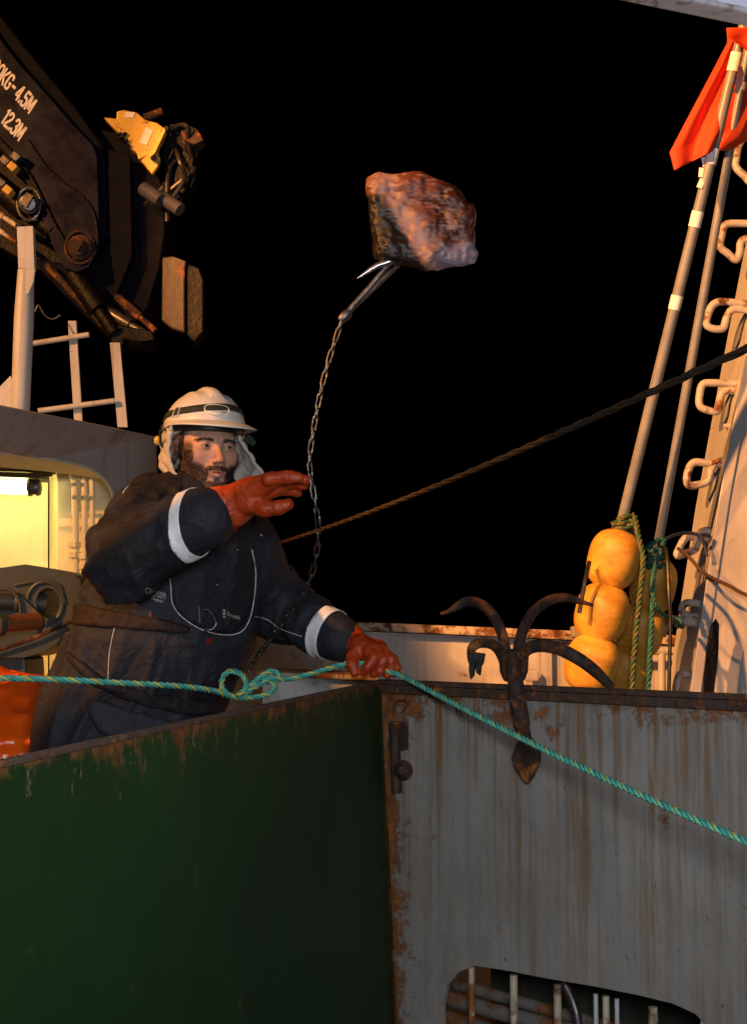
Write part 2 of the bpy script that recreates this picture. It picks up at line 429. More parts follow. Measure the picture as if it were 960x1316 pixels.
# hinge at the corner
h = MB(); c0 = onw(507, 932, -0.02); c1 = onw(510, 1018, -0.02)
h.tube([c0, c1], 0.014, 14)
h.box(onw(512, 945, -0.012), (0.05, 0.02, 0.07), Matrix.Rotation(math.atan2(wdir.y, wdir.x), 3, 'Z'))
o = h.obj('hinge', M['rust'], root, smooth=True)
h = MB(); h.lathe(onw(518, 990, -0.005), onw(518, 990, -0.045), [(0, 0.024), (0.2, 0.026), (0.6, 0.022), (0.8, 0.013), (1, 0.012)], 16); 
h.obj('hinge_pin', M['rust'], o, smooth=True)
h = MB(); pts = [onw(a, b, -0.012) for a, b in ((505, 915), (508, 903), (516, 900), (523, 903), (520, 912), (511, 918))]
h.tube(smooth_path(pts, 3), 0.0018, 6); h.obj('wire_loop', M['rust'], root, smooth=True)

C0 = P(0, 980, 1.46); gdir = Vector((C0.x - A.x, C0.y - A.y, 0)).normalized()
root = thing('green_bulwark', 'dark green painted steel bulwark with chipped rusty top edge nearest the camera', 'bulwark', A + gdir * 1.0 - Vector((0, 0, ZT)))
gn = Vector((gdir.y, -gdir.x, 0));  gn = gn if gn.x < 0 else -gn
def G(u, z, off=0.0): return A + gdir * u + gn * off + Vector((0, 0, z - ZT)) + wdir * (0.05 * (ZT - z) / ZT)
mg = Mat('green_bulwark_paint')
dr = mg.attr('drop'); al = mg.attr('along')
def gm(a, b): return mg.math('MULTIPLY', a, b)
def ga(a, b): return mg.math('ADD', a, b)
big = mg.noise(9, 10, 0.72, dist=0.3)
vec = mg.n('ShaderNodeCombineXYZ', X=gm(al, 38.0), Y=gm(dr, 14.0), Z=1.0).outputs[0]
flake = mg.noise(1.0, 9, 0.75, vec=vec, dist=0.25)
vec3 = mg.n('ShaderNodeCombineXYZ', X=gm(al, 60.0), Y=gm(dr, 1.5), Z=7.0).outputs[0]
strk = mg.noise(1.0, 6, 0.65, vec=vec3)
tm = mg.maprange(dr, 0.0, 0.15, 0.095, -0.005)
tm2 = mg.maprange(dr, 0.0, 0.035, 0.14, 0.0)
chips = mg.ramp(ga(flake, tm), [(0.665, 0.0), (0.70, 1.0)])
rp = mg.ramp(ga(ga(big, tm), tm2), [(0.62, 0.0), (0.72, 1.0)])
base = mg.mix(mg.ramp(mg.noise(2.2, 8, 0.6), [(0.3, 0.0), (0.7, 1.0)]), (0.0012, 0.020, 0.002), (0.0035, 0.038, 0.004))
base = mg.mix(mg.ramp(strk, [(0.5, 0.0), (0.8, 0.6)]), base, (0.012, 0.030, 0.010))
base = mg.mix(chips, base, mg.mix(mg.ramp(mg.noise(50, 4, 0.6), [(0.4, 0.0), (0.6, 1.0)]), (0.11, 0.10, 0.05), (0.08, 0.04, 0.015)))
base = mg.mix(gm(rp, 0.85), base, rustcol(mg, 40))
mg.set(Base_Color=base, Roughness=mg.mix(rp, (0.62,) * 3, (0.85,) * 3))
mg.b.inputs['Specular IOR Level'].default_value = 0.3
mg.bump(ga(ga(gm(mg.noise(4, 4, 0.5), 3.2), gm(mg.noise(60, 8, 0.7), 0.5)), gm(chips, -0.4)), 0.5, 0.006)
mb = MB(); mb.prism([G(0, ZT - 0.002), G(3.4, ZT - 0.002), G(3.4, 0), G(0, 0)], gn * 0.012)
mb.obj('plate', mg.m, root, attrs={'drop': [ZT - v[2] for v in mb.v], 'along': [(Vector(v) - A).dot(gdir) for v in mb.v]})
mb = MB(); mb.prism([G(-0.004, ZT - 0.002, -0.002), G(3.4, ZT - 0.002, -0.002), G(3.4, ZT - 0.002, 0.014), G(-0.004, ZT - 0.002, 0.014)], (0, 0, 0.008))
mb.obj('cap_rail', M['caprail'], root, bev=0.002)
# pipes seen through the freeing port
for k, (ya, yb, off, r) in enumerate(((1272, 1290, 0.16, 0.020), (1300, 1318, 0.20, 0.026), (1250, 1262, 0.26, 0.016))):
    mb = MB(); a = onw(560, ya + 8, off); b = onw(960, yb + 62, off); b.z = a.z - 0.01 * k
    mb.tube([a + (a - b) * 0.1, b], r, 12)
    tag(mb.obj('deck_pipe', M['dimpipe'], loc=a, smooth=True), ['thin pale pipe crossing just under the top of the freeing port', 'thickest pale pipe running low behind the grating bars', 'narrow pipe deepest behind the freeing port'][k], 'pipe', 'pipes behind the freeing port')
mb = MB(); mb.tube(smooth_path([onw(722, 1258, 0.09), onw(735, 1285, 0.10), onw(742, 1310, 0.1), onw(744, 1345, 0.1)]), 0.011, 10)
tag(mb.obj('hose', M['dullsteel'], loc=onw(722, 1330, 0.09), smooth=True), 'grey bent hose hanging behind the bars of the freeing port', 'hose')

# ------------------------------------------------------------------ far bulwark
YF = lambda px: 7.3 - (px - 250) * 0.0004
root = thing('far_bulwark', 'orange lit white bulwark with rusty top rail beyond the grapnel', 'bulwark', Vector((0.2, 7.2, 0)))
top = [(180, 806), (480, 812), (745, 824), (1010, 836)]
f = PP(top, YF); mb = MB(); pts = f + [Vector((p.x, p.y, 0.0)) for p in reversed(f)]
mb.prism(pts, (0, 0.02, 0)); 
mb.obj('plate', M['white_rust'], root)
mb = MB(); r1 = PP([(180, 796), (480, 800), (745, 811), (1010, 823)], lambda q: YF(q) - 0.10); r2 = PP([(180, 806), (480, 811), (745, 823), (1010, 835)], lambda q: YF(q) - 0.10)
mb.prism(r1 + list(reversed(r2)), (0, 0.16, 0)); mb.obj('top_rail', M['rail_rust'], root, bev=0.006)
for px_ in (420, 702, 960):
    mb = MB(); a = P(px_ - 7, 824, YF(px_) - 0.07); b = P(px_ + 7, 824, YF(px_) - 0.07)
    mb.prism([a, b, Vector((b.x, b.y, 0)), Vector((a.x, a.y, 0))], (0, 0.066, 0)); mb.obj('stiffener', M['white_rust'], root, bev=0.004)
mb = MB(); mb.tube(PP([(705, 834), (960, 838)], 6.9), 0.022, 12); mb.tube(PP([(850, 838), (850, 900)], 6.9), 0.02, 10)
mb.obj('hand_pipe', M['white_rust'], root, smooth=True)
for q in ([(742, 806), (742, 814), (738, 822)], [(683, 862), (700, 862), (702, 878), (683, 880)]):
    mb = MB(); mb.box(P(q[0][0], q[0][1] + 6, 7.0), (0.07, 0.08, 0.06)); mb.obj('bracket', M['white_rust'], root, bev=0.01)
# low coaming behind the corner
root = thing('deck_coaming', 'low sodium lit coaming with rusty lip behind the gloved hand', 'coaming', P(400, 880, 4.6))
a = PP([(338, 868), (480, 874)], 4.5); mb = MB(); mb.prism([a[0], a[1], Vector((a[1].x, a[1].y, 0)), Vector((a[0].x, a[0].y, 0))], (0, 0.3, 0)); mb.obj('side_plate', M['white_rust'], root)
mb = MB(); b = PP([(334, 863), (486, 869), (486, 875), (334, 869)], 4.47); mb.prism(b, (0, 0.36, 0)); mb.obj('lip', M['rail_rust'], root, bev=0.004)

# ------------------------------------------------------------------ mast with hook rungs
YM = 5.5
root = thing('mast_column', 'broad white slanting steel mast with hook shaped rungs at right edge', 'mast', Vector((2.1, 5.7, 0)))
bot = P(880, 900, YM); bot.z = 0
e = [bot, P(888, 888, YM), P(902, 790, YM), P(925, 640, YM), P(962, 440, YM), P(1010, 190, YM), P(1040, 40, YM)]
mb = MB(); mb.prism(e + [P(1330, 40, YM), Vector((P(1330, 900, YM).x, YM, 0))], (0, 0.42, 0)); mb.obj('plate', M['white'], root)
e2 = [Vector((p.x, YM - 0.012, p.z)) for p in e]; e3 = [p + Vector((0.038, 0, 0)) for p in e2]; e2 = [p - Vector((0.006, 0, 0)) for p in e2]
mb = MB(); mb.prism(e2 + list(reversed(e3)), (0, 0.010, 0)); mb.obj('edge_flange', M['white'], root, bev=0.004)
RY = YM + 0.08
rungs = [
 [(1000, 118), (955, 116), (950, 128), (949, 145), (960, 158), (985, 160)],
 [(1010, 176), (962, 176), (950, 184), (946, 200), (945, 214), (956, 226), (968, 236), (1000, 236)],
 [(990, 289), (942, 287), (930, 291), (927, 302), (925, 317), (935, 326), (945, 334), (950, 324), (951, 313), (958, 307), (980, 306)],
 [(975, 392), (932, 388), (920, 389), (912, 397), (907, 415), (914, 422), (928, 422), (932, 412), (937, 401), (946, 397), (972, 401)],
 [(955, 494), (912, 492), (902, 495), (899, 505), (898, 518), (903, 525), (920, 529), (924, 520), (926, 508), (932, 502), (950, 503)],
 [(945, 597), (930, 597), (905, 595), (893, 594), (886, 600), (882, 615), (886, 624), (904, 621), (912, 615), (914, 602), (926, 592), (942, 592)],
 [(925, 695), (890, 690), (880, 692), (873, 704), (870, 714), (884, 710), (894, 704), (897, 690), (905, 682), (925, 684)],
 [(912, 802), (880, 800), (872, 798)],
 [(910, 793), (884, 792), (876, 784), (882, 775), (908, 777)],
 [(850, 818), (855, 800), (852, 795), (872, 796), (908, 799)],
 [(905, 872), (880, 866), (872, 870), (868, 890)]]
for q in rungs:
    mb = MB(); pth = smooth_path(PP(q, RY), 5); mb.tube(pth, 0.0165, 10); mb.obj('rung', M['rung'], root, smooth=True)
mb = MB(); mb.tube(PP([(945, 548), (929, 547)], RY), [0.013, 0.009], 10); mb.obj('stub', M['rung'], root, smooth=True)
# pointed bar standing in front of the mast
mb = MB(); mb.prism(PP([(904, 900), (905, 870), (909, 830), (915, 803), (920, 795), (924, 803), (923, 840), (916, 900)], 5.34), (0, 0.02, 0))
p0 = P(910, 900, 5.34); bb = MB(); 
tag(mb.obj('marking_stake', M['black_steel'], loc=(p0.x, 5.34, 0), bev=0.003), 'dark pointed flat stake standing in front of the white mast', 'stake')
o = bpy.data.objects['marking_stake']
ext = MB(); ext.prism([Vector((p0.x - 0.02, 5.34, 0)), Vector((p0.x + 0.018, 5.34, 0)), Vector((p0.x + 0.018, 5.34, p0.z)), Vector((p0.x - 0.02, 5.34, p0.z))], (0, 0.02, 0)); ext.obj('lower_shaft', M['black_steel'], o)

# ------------------------------------------------------------------ marker buoys
def floatprof():
    pr = []
    for i in range(25):
        t = i / 24; x = 2 * t - 1
        r = (1 - abs(x) ** 2.9) ** (1 / 2.3)
        pr.append((t, max(r, 0.16)))
    return pr
def buoy(name, label, tp, bt, bott, Yt, Yb, fl, tapes, r, mt):
    top_ = P(tp[0], tp[1], Yt); b = P(bt[0], bt[1], Yb)
    dirv = (top_ - b).normalized(); foot = b - dirv * ((b.z - 0.02) / dirv.z)
    rt = thing(name, label, 'marker buoy', foot, 'marker buoys leaning by the mast')
    mb = MB(); mb.tube([foot, b, b.lerp(top_, .5), top_], [r, r, r, r * 0.92], 14); pole = mb.obj('pole', mt, rt, smooth=True)
    for (x, y, w, hgt) in fl:
        c = P(x, y, Yb); rad = w / 2 / FPX * Yb; hh_ = hgt / 2 / FPX * Yb
        # on the pole's axis, unless the photo puts it beside
        mb = MB(); mb.lathe(c - dirv * hh_, c + dirv * hh_, [(t, q * rad) for t, q in floatprof()], 32)
        mb.obj('float', M['float'], rt, smooth=True)
    for (ya, yb) in tapes:
        def on(y):
            # point on the pole whose pixel row is y
            lo, hi = 0.0, 1.0
            for _ in range(30):
                mdl = (lo + hi) / 2; q = b.lerp(top_, mdl); yy = pix(q.x, q.y, q.z)[1]
                if yy > y: lo = mdl
                else: hi = mdl
            return b.lerp(top_, lo)
        p1, p2 = on(ya), on(yb); mb = MB(); n = 10
        mb.lathe(p1, p2, [(i / n, r * (1.09 + 0.05 * random.random())) for i in range(n + 1)], 16)
        mb.obj('reflective_band', M['tape'], rt, smooth=True)
    return rt, foot, b, top_
YB = 5.25
b1, f1, _, _ = buoy('marker_buoy', 'front marker buoy with three large yellow floats and taped grey pole', (956, 30), (800, 665), None, 4.7, 5.2,
    [(788, 719, 66, 79), (773, 788, 68, 78), (760, 853, 68, 76)], [(92, 68), (211, 191), (292, 272), (398, 380)], 0.021, M['polegrey'])
b2, f2, _, _ = buoy('marker_buoy', 'rear marker buoy with shaded yellow floats behind the green ropes', (966, 35), (845, 700), None, 4.9, 5.42,
    [(839, 752, 58, 74), (822, 810, 60, 70), (806, 862, 62, 70)], [(116, 106)], 0.018, M['polegrey'])
# rags of tape
for q in ([(905, 208), (902, 222), (900, 236)], [(951, 92), (949, 104), (947, 114)]):
    mb = MB()
    for i, (x, y) in enumerate(q): mb.box(P(x, y, 4.84), (0.02 + 0.006 * (i % 2), 0.006, 0.036), Matrix.Rotation(0.3 * i - 0.2, 3, 'Y'))
    mb.obj('torn_tape', M['tape'], b1)
def sheet(name, rows, parent, mat, thick=0.0012, nu=40, nv=36, amp=0.03, seed=0, Y0=4.8, fold=3.0):
    """rows: list of (left px, right px) pairs top to bottom: builds a folded cloth"""
    V = []; F = []
    nr = len(rows)
    for j in range(nv + 1):
        s_ = j / nv * (nr - 1); k = min(int(s_), nr - 2); t = s_ - k
        L = Vector(rows[k][0]).lerp(Vector(rows[k + 1][0]), t); R = Vector(rows[k][1]).lerp(Vector(rows[k + 1][1]), t)
        for i in range(nu + 1):
            u = i / nu; q = L.lerp(R, u)
            y = Y0 + amp * math.sin(fold * u * 3.1 + 2.3 * j / nv + seed) * (0.3 + 0.7 * j / nv) + amp * 0.5 * math.sin(fold * 2.3 * (u + 0.6 * j / nv) + seed * 2)
            V.append(P(q.x, q.y, y))
    for j in range(nv):
        for i in range(nu): a = j * (nu + 1) + i; F.append((a, a + 1, a + nu + 2, a + nu + 1))
    o = mk(name, V, F, mat, parent, smooth=True)
    md = o.modifiers.new('solid', 'SOLIDIFY'); md.thickness = thick
    return o
sheet('flag', [((940, 44), (953, 40)), ((915, 92), (950, 70)), ((880, 158), (928, 130)), ((860, 196), (925, 168)), ((866, 219), (916, 194))], b1, M['flag'], amp=0.018, Y0=4.80, seed=1.0)
sheet('flag', [((934, 40), (1005, 30)), ((934, 72), (1003, 80)), ((930, 118), (995, 130)), ((918, 160), (975, 172)), ((898, 192), (936, 194))], b2, M['flag'], amp=0.02, Y0=4.98, seed=2.6)
sheet('flag_fold', [((933, 36), (1000, 34)), ((934, 48), (1000, 60)), ((955, 62), (1000, 95)), ((985, 92), (1002, 118))], b1, M['flag'], amp=0.02, Y0=4.66, seed=4.6)

GRN, OLV, TEAL, YEL = (0.03, 0.10, 0.05), (0.10, 0.13, 0.04), (0.05, 0.30, 0.24), (0.55, 0.42, 0.06)
def coilpath(c, r, turns, hgt, tilt=0.3):
    out = []
    for i in range(int(turns * 14)):
        g = i / 14 * 2 * math.pi
        rr = r * (1 + 0.25 * math.sin(i * 1.7)); out.append(c + Vector((math.cos(g) * rr, math.sin(g) * rr, hgt * (i / (turns * 14) - 0.5) + tilt * rr * math.cos(g + 1) + 0.006 * math.sin(i * 2.3))))
    return out
c = P(802, 676, 5.2)
pth = coilpath(c, 0.036, 3, 0.06) + at_paths([(820, 690, 5.12), (826, 715, 5.08), (824, 745, 5.06), (818, 800, 5.06), (813, 860, 5.06), (810, 930, 5.06)])
tag(rope('mooring_rope', smooth_path(pth, 4), 0.012, [OLV, GRN, (0.12, 0.12, 0.04)], loc=c), 'olive green rope tied round the front buoy pole and hanging over its floats', 'rope', 'ropes on the marker buoys')
c = P(842, 712, 5.3)
pth = coilpath(c, 0.032, 3, 0.10) + at_paths([(840, 735, 5.2), (838, 765, 5.1), (837, 800, 5.08), (834, 850, 5.06), (831, 930, 5.06)])
tag(rope('mooring_rope', smooth_path(pth, 4), 0.011, [(0.02, 0.13, 0.10), (0.03, 0.17, 0.12), (0.02, 0.12, 0.12)], loc=c), 'teal rope tied round the rear buoy pole and hanging down to deck', 'rope', 'ropes on the marker buoys')
pth = at_paths([(838, 762, 5.05), (843, 780, 5.05), (855, 792, 5.1), (868, 799, 5.2), (876, 806, 5.3), (874, 796, 5.36), (864, 797, 5.38), (872, 808, 5.4)])
tag(rope('lashing', smooth_path(pth, 6), 0.009, [(0.02, 0.12, 0.10), (0.03, 0.10, 0.06)], loc=pth[0]), 'short teal lashing from the ropes to the lowest mast rung', 'lashing')
def cord(pts, r, mat, name, label, cat):
    mb = MB(); p = smooth_path(at_paths(pts), 8); mb.tube(p, r, 8); return tag(mb.obj(name, mat, loc=p[0], smooth=True), label, cat)
cord([(848, 702, 5.2), (856, 712, 5.1), (859, 760, 5.05), (861, 800, 5.05), (860, 850, 5.05), (858, 930, 5.05)], 0.0075, M['hose'], 'hanging_cord', 'thin dark cord hanging straight down right of the teal rope', 'cord')
cord([(846, 700, 5.3), (860, 690, 5.35), (880, 685, 5.45), (898, 688, 5.46), (906, 700, 5.46), (912, 690, 5.46), (900, 688, 5.44), (905, 702, 5.44), (908, 716, 5.44)], 0.007, M['cord_blue'], 'blue_cord', 'navy blue cord knotted on a mast rung above the floats', 'cord')
cord([(870, 704, 5.36), (885, 716, 5.34), (905, 737, 5.32), (935, 752, 5.32), (975, 770, 5.32), (1100, 800, 5.3)], 0.0075, M['cord_brown'], 'brown_line', 'taut brown line running from a rung across the white mast', 'line')
cord([(757, 722, 5.1), (752, 745, 5.06), (748, 765, 5.06), (744, 788, 5.06)], 0.009, M['hose'], 'dark_strap', 'short dark strap hanging at the left of the front floats', 'strap')
# stay wire
a, b = P(326, 708, 5.9), P(990, 434, 2.15); n = 120
pth = [a.lerp(b, i / n) - Vector((0, 0, 0.03 * math.sin(math.pi * i / n))) for i in range(-70, n + 60)]
tag(rope('stay_wire', pth, 0.0080, [(0.022, 0.010, 0.006), (0.024, 0.011, 0.006), (0.020, 0.009, 0.006)], pitch=34, step=0.02, loc=a), 'dark rusty wire stay slanting up across the black sky', 'wire')

# ------------------------------------------------------------------ roof overhang
ZR = 2.22
e1, e2 = hitz(776, -2, ZR), hitz(962, 36, ZR); ed = (e2 - e1).normalized()
eL, eR = Vector((-4.2, 1.51, ZR)), e2 + ed * 1.6  # unseen left end, set so the roof shades the near bulwarks from the floodlight
root = thing('deck_overhang', 'pale blue white deck overhang with rusty seam in the top right corner', 'overhang', (0.2, 0.5, 0))
nin = Vector((ed.y, -ed.x, 0)); nin = nin if nin.y < 0 else -nin
def RF(p, d, z=0.0): return p + nin * d + Vector((0, 0, z))
ZP = 0.075
back = [Vector((2.4, -1.6, ZR + ZP)), Vector((-4.2, -1.6, ZR + ZP))]
mb = MB(); mb.prism([eL + Vector((0, 0, ZP)), e1 + Vector((0.0, 0, ZP)), RF(eR, 0.0, ZP)] + back, (0, 0, 0.03)); mb.obj('underside', M['roof'], root)
mb = MB(); mb.prism([eL, e1, eR, RF(eR, 0.052), RF(e1, 0.052), eL + Vector((0, -0.052, 0))], (0, 0, 0.012)); mb.obj('edge_beam', M['roof_edge'], root, bev=0.006)
mb = MB(); mb.prism([RF(eL, 0.036, 0.012), RF(e1, 0.036, 0.012), RF(e1, 0.036, ZP), RF(eL, 0.036, ZP)] if False else [eL + Vector((0, -0.036, 0.012)), RF(e1, 0.036, 0.012), RF(e1, 0.036, ZP), eL + Vector((0, -0.036, ZP))], (0, 0.012, 0)); mb.prism([RF(e1, 0.036, 0.012), RF(eR, 0.036, 0.012), RF(eR, 0.036, ZP), RF(e1, 0.036, ZP)], -nin * 0.012); mb.obj('fascia', M['roof'], root)
mb = MB(); pp = [RF(e1.lerp(e2, t), 0.038, 0.012 + 0.002 * math.sin(t * 40)) for t in [i / 60 * 2.2 - 0.5 for i in range(61)]]
mb.tube(pp, 0.0045, 8); mb.obj('weld_seam', M['rail_rust'], root, smooth=True)
for s_ in (0.6, 3.5):
    p = Vector((-4.0 if s_ < 1 else 2.2, -1.3, 0)); mb = MB(); mb.box((p.x, p.y, (ZR + ZP) / 2), (0.1, 0.1, ZR + ZP)); mb.obj('support_post', M['white'], root, bev=0.01)

# ------------------------------------------------------------------ grapnel
root = thing('grapnel', 'rusty four armed grapnel hooked over the grey bulwark', 'grapnel', onw(680, 985, -0.03))
def wY(px, off): return onw(px, 880, off).y
yc = wY(660, 0.03)
mb = MB(); cr = PP([(646, 838), (674, 838), (679, 852), (676, 872), (662, 880), (648, 872), (643, 852)], yc - 0.025); mb.prism(cr, (0, 0.05, 0))
mb.lathe(P(660, 876, yc), P(660, 834, yc), [(0, 0.024), (0.3, 0.034), (0.75, 0.036), (1, 0.022)], 14)
mb.obj('crown', M['rust'], root, smooth=True, bev=0.005)
ys = onw(672, 930, -0.032).y
mb = MB(); mb.tube(smooth_path([P(659, 842, yc - 0.055), P(661, 865, yc - 0.075), P(664, 890, yc - 0.085), P(669, 920, ys - 0.01), P(674, 945, ys), P(679, 965, ys)], 5), [0.019] * 18 + [0.015] * 8, 14)
mb.obj('shank', M['rust'], root, smooth=True)
mb = MB(); mb.prism([onw(a, b, -0.020) for a, b in ((673, 946), (685, 947), (692, 958), (697, 966), (696, 980), (688, 998), (681, 1008), (673, 998), (664, 984), (661, 971), (667, 958))], wn_ * -0.016)
mb.obj('palm', M['rust'], root, bev=0.006)
arms = [
 ([(650, 846, 0), (647, 822, .02), (637, 797, .05), (620, 778, .09), (602, 773, .12), (588, 779, .13), (578, 785, .13), (566, 789, .13)], [9, 9, 8.5, 8, 7, 6, 3.4, 2]),
 ([(665, 842, 0), (670, 815, .02), (684, 788, .05), (705, 772, .09), (725, 768, .12), (742, 772, .13), (752, 775, .12), (762, 778, .11)], [9, 9, 8.5, 8, 7, 5, 3, 2.4]),
 ([(652, 862, -.01), (645, 842, -.05), (634, 829, -.10), (618, 826, -.13), (607, 832, -.14), (605, 843, -.14), (606, 852, -.14)], [9, 8.5, 7, 6.5, 6, 5, 4]),
 ([(666, 862, -.01), (674, 838, -.05), (690, 830, -.09), (715, 833, -.12), (742, 846, -.14), (765, 863, -.14), (786, 884, -.13)], [9, 8.5, 8.5, 8, 8, 7.5, 5])]
for pts, rr in arms:
    p = [P(a, b, yc + d) for a, b, d in pts]; pth = smooth_path(p, 5)
    rs = []
    for i in range(len(p) - 1):
        for k in range(5): rs.append((rr[i] * (1 - k / 5) + rr[i + 1] * k / 5) / FPX * yc)
    rs.append(rr[-1] / FPX * yc)
    mb = MB(); mb.tube(pth, rs, 12, flat=0.8); mb.obj('arm', M['rust'], root, smooth=True)
# frayed rag hanging on the short arm
mb = MB()
for k, q in enumerate(([(609, 838), (622, 840), (620, 852), (614, 862), (606, 858)], [(603, 846), (610, 848), (608, 868), (604, 873), (602, 860)], [(612, 855), (618, 853), (616, 868), (611, 864)])):
    mb.prism(PP(q, yc - 0.16 - 0.006 * k), (0.004, 0.008, 0))
tag(mb.obj('torn_netting', M['black_steel'], loc=P(610, 850, yc - 0.15)), 'dark frayed scrap of netting snagged on the shortest grapnel arm', 'netting')
# ------------------------------------------------------------------ deckhouse at left
def YD(px): return 4.5 + (px - 30) / 170 * 0.70
root = thing('deckhouse', 'grey white deckhouse end with rounded lit recess behind the man', 'deckhouse', (-1.3, 4.9, 0))
o_ = PP([(-260, 470), (30, 526), (120, 544), (200, 561), (204, 640), (206, 760), (208, 900)], YD)
bl = Vector((o_[-1].x, o_[-1].y, 0)); ol = o_ + [bl, Vector((P(-260, 900, YD(-260)).x, YD(-260), 0))]
hl = PP([(-200, 560), (0, 582), (60, 590), (98, 597), (118, 604), (133, 615), (143, 630), (148, 650), (150, 700), (150, 800), (150, 960), (-200, 1000)], YD)
mb = MB(); mb.prism(ol, (0, 0.016, 0), [hl]); mb.obj('wall', M['wallgrey'], root)
# lining of the recess: returns along the opening, back panels
mb = MB(); n = len(hl)
inn = [p + Vector((0.004 if i < 0 else 0, 0.016, 0)) for i, p in enumerate(hl)]
for i in range(n - 1):
    a, b = inn[i], inn[i + 1]
    if i >= n - 2: continue
    mb.add([a, b, b + Vector((0, 0.5, 0)), a + Vector((0, 0.5, 0))], [(0, 1, 2, 3)])
mb.obj('recess_lining', M['alcove'], root)
bev_ = MB(); bev_.tube(smooth_path([p + Vector((0, -0.003, 0)) for p in hl[:-1]], 3), 0.006, 8); bev_.obj('opening_rim', M['alcove'], root, smooth=True)
YBk = 5.35
mb = MB(); mb.prism([P(-260, 560, YBk + .5), P(62, 560, YBk + .5), P(62, 1000, YBk + .5), P(-260, 1000, YBk + .5)], (0, 0.01, 0)); mb.obj('back_panel', M['alcove'], root)
mb = MB(); mb.prism([P(64, 560, YBk + .5), P(75, 560, YBk + .1), P(75, 1000, YBk + .1), P(64, 1000, YBk + .5)], (0.006, 0.0, 0)); mb.obj('return_panel', M['alcove'], root)
mb = MB(); mb.prism([P(75, 560, YBk + .1), P(170, 560, YBk + .1), P(170, 1000, YBk + .1), P(75, 1000, YBk + .1)], (0, 0.01, 0)); mb.obj('side_panel', M['alcove'], root)
mb = MB(); c1 = [P(-260, 575, 4.5), P(170, 594, 5.0)]; 
mb.prism([P(-200, 548, 4.9), P(140, 588, 5.12), P(140, 580, 5.9), P(-200, 560, 5.9)], (0, 0, 0.01)); mb.obj('ceiling_panel', M['alcove'], root)
for k in range(4):
    mb = MB(); mb.tube([P(-120, 588 + k * 5, 5.0 + k * .1), P(80 - k * 4, 601 + k * 3, 5.05 + k * .1)], 0.008, 8); mb.obj('cable', M['hose'], root, smooth=True)
for k, (x, yy) in enumerate(((97, 725), (109, 735), (119, 700))):
    mb = MB(); p = smooth_path([P(x - 16, 601 + k, 5.3), P(x - 6, 606 + k, 5.28), P(x - 1, 618, 5.26), P(x, 640, 5.25), P(x + (1 if k == 0 else 0), 740, 5.25), P(x, 900, 5.25)], 5)
    mb.tube(p, [0.0145, 0.013, 0.011][k], 12); cdt = mb.obj('conduit', M['alcove'], root, smooth=True)
    if k < 2:
        mb = MB(); yq = 700 if k == 0 else 715
        for dy in (0, 13): mb.lathe(P(x, yq + dy - 4, 5.25), P(x, yq + dy + 4, 5.25), [(0, .024), (.1, .026), (.9, .026), (1, .024)], 6)
        mb.obj('pipe_coupling', M['alcove'], cdt)
# gutter/light fitting
lt = thing('fluorescent_light', 'glowing fluorescent tube lamp on the recess ceiling', 'lamp', P(20, 626, 5.35))
mt = Mat('lit_tube'); mt.set(Base_Color=(0.9, 0.9, 0.8), Emission_Color=(1.0, 0.72, 0.20, 1), Emission_Strength=60.0)
mb = MB(); mb.lathe(P(-120, 622, 5.35), P(38, 627, 5.35), [(0, .02), (.02, .027), (.98, .027), (1, .02)], 16); mb.obj('tube', mt.m, lt, smooth=True)
mb = MB(); mb.prism([P(-130, 598, 5.28), P(52, 607, 5.28), P(52, 615, 5.28), P(-130, 609, 5.28)], (0, 0.16, 0)); mb.obj('housing', M['gear'], lt, bev=0.006)
mb = MB(); mb.lathe(P(37, 627, 5.35), P(53, 626, 5.35), [(0, .034), (.25, .036), (.3, .030), (.6, .030), (.65, .036), (.9, .034), (1, .02)], 16); mb.tube([P(46, 612, 5.34), P(46, 622, 5.34)], .01, 8); mb.obj('end_cap', M['dullsteel'], lt, smooth=True)

# winch / roller gear
gx = thing('roller_winch', 'dark green grey winch housing with rollers in front of the lit recess', 'winch', (-1.25, 4.4, 0))
YG = 4.3
hole = [(62 + 15 * math.cos(a), 775 + 19 * math.sin(a)) for a in [i / 20 * 2 * math.pi for i in range(20)]]
mb = MB(); mb.prism(PP([(-160, 760), (-80, 738), (0, 730), (33, 725), (70, 731), (97, 739), (105, 746), (104, 770), (101, 794), (88, 812), (72, 830), (55, 839), (34, 845), (10, 846), (-60, 850), (-160, 830)], YG), (0, 0.34, 0), [PP(hole, YG)])
mb.obj('housing', M['gear'], gx, bev=0.012)
ring_ = [(58 + 23 * math.cos(a), 775 + 27 * math.sin(a)) for a in [i / 30 * 2 * math.pi for i in range(31)]]
mb = MB(); mb.tube(PP(ring_, YG - 0.004), 0.007, 8); mb.tube(PP([(20, 752), (40, 748), (66, 746), (78, 753), (84, 775)], YG - 0.004), 0.006, 8); mb.obj('flange_ring', M['gear'], gx, smooth=True)
mb = MB(); mb.lathe(P(-80, 768, YG - 0.10), P(58, 776, YG + 0.05), [(0, .028), (.7, .028), (.72, .034), (1, .034)], 20); mb.obj('roller', M['gear'], gx, smooth=True)
mb = MB(); mb.lathe(P(4, 802, YG - 0.22), P(50, 798, YG - 0.12), [(0, .022), (.03, .026), (.97, .026), (1, .022)], 20); mb.obj('roller', plain('orange_brown_roller', (0.24, 0.08, 0.02), 0.4), gx, smooth=True)
mb = MB(); mb.lathe(P(-6, 803, YG - 0.24), P(4, 802, YG - 0.22), [(0, .03), (.1, .036), (.9, .036), (1, .03)], 20); mb.obj('roller_flange', M['gear'], gx, smooth=True)
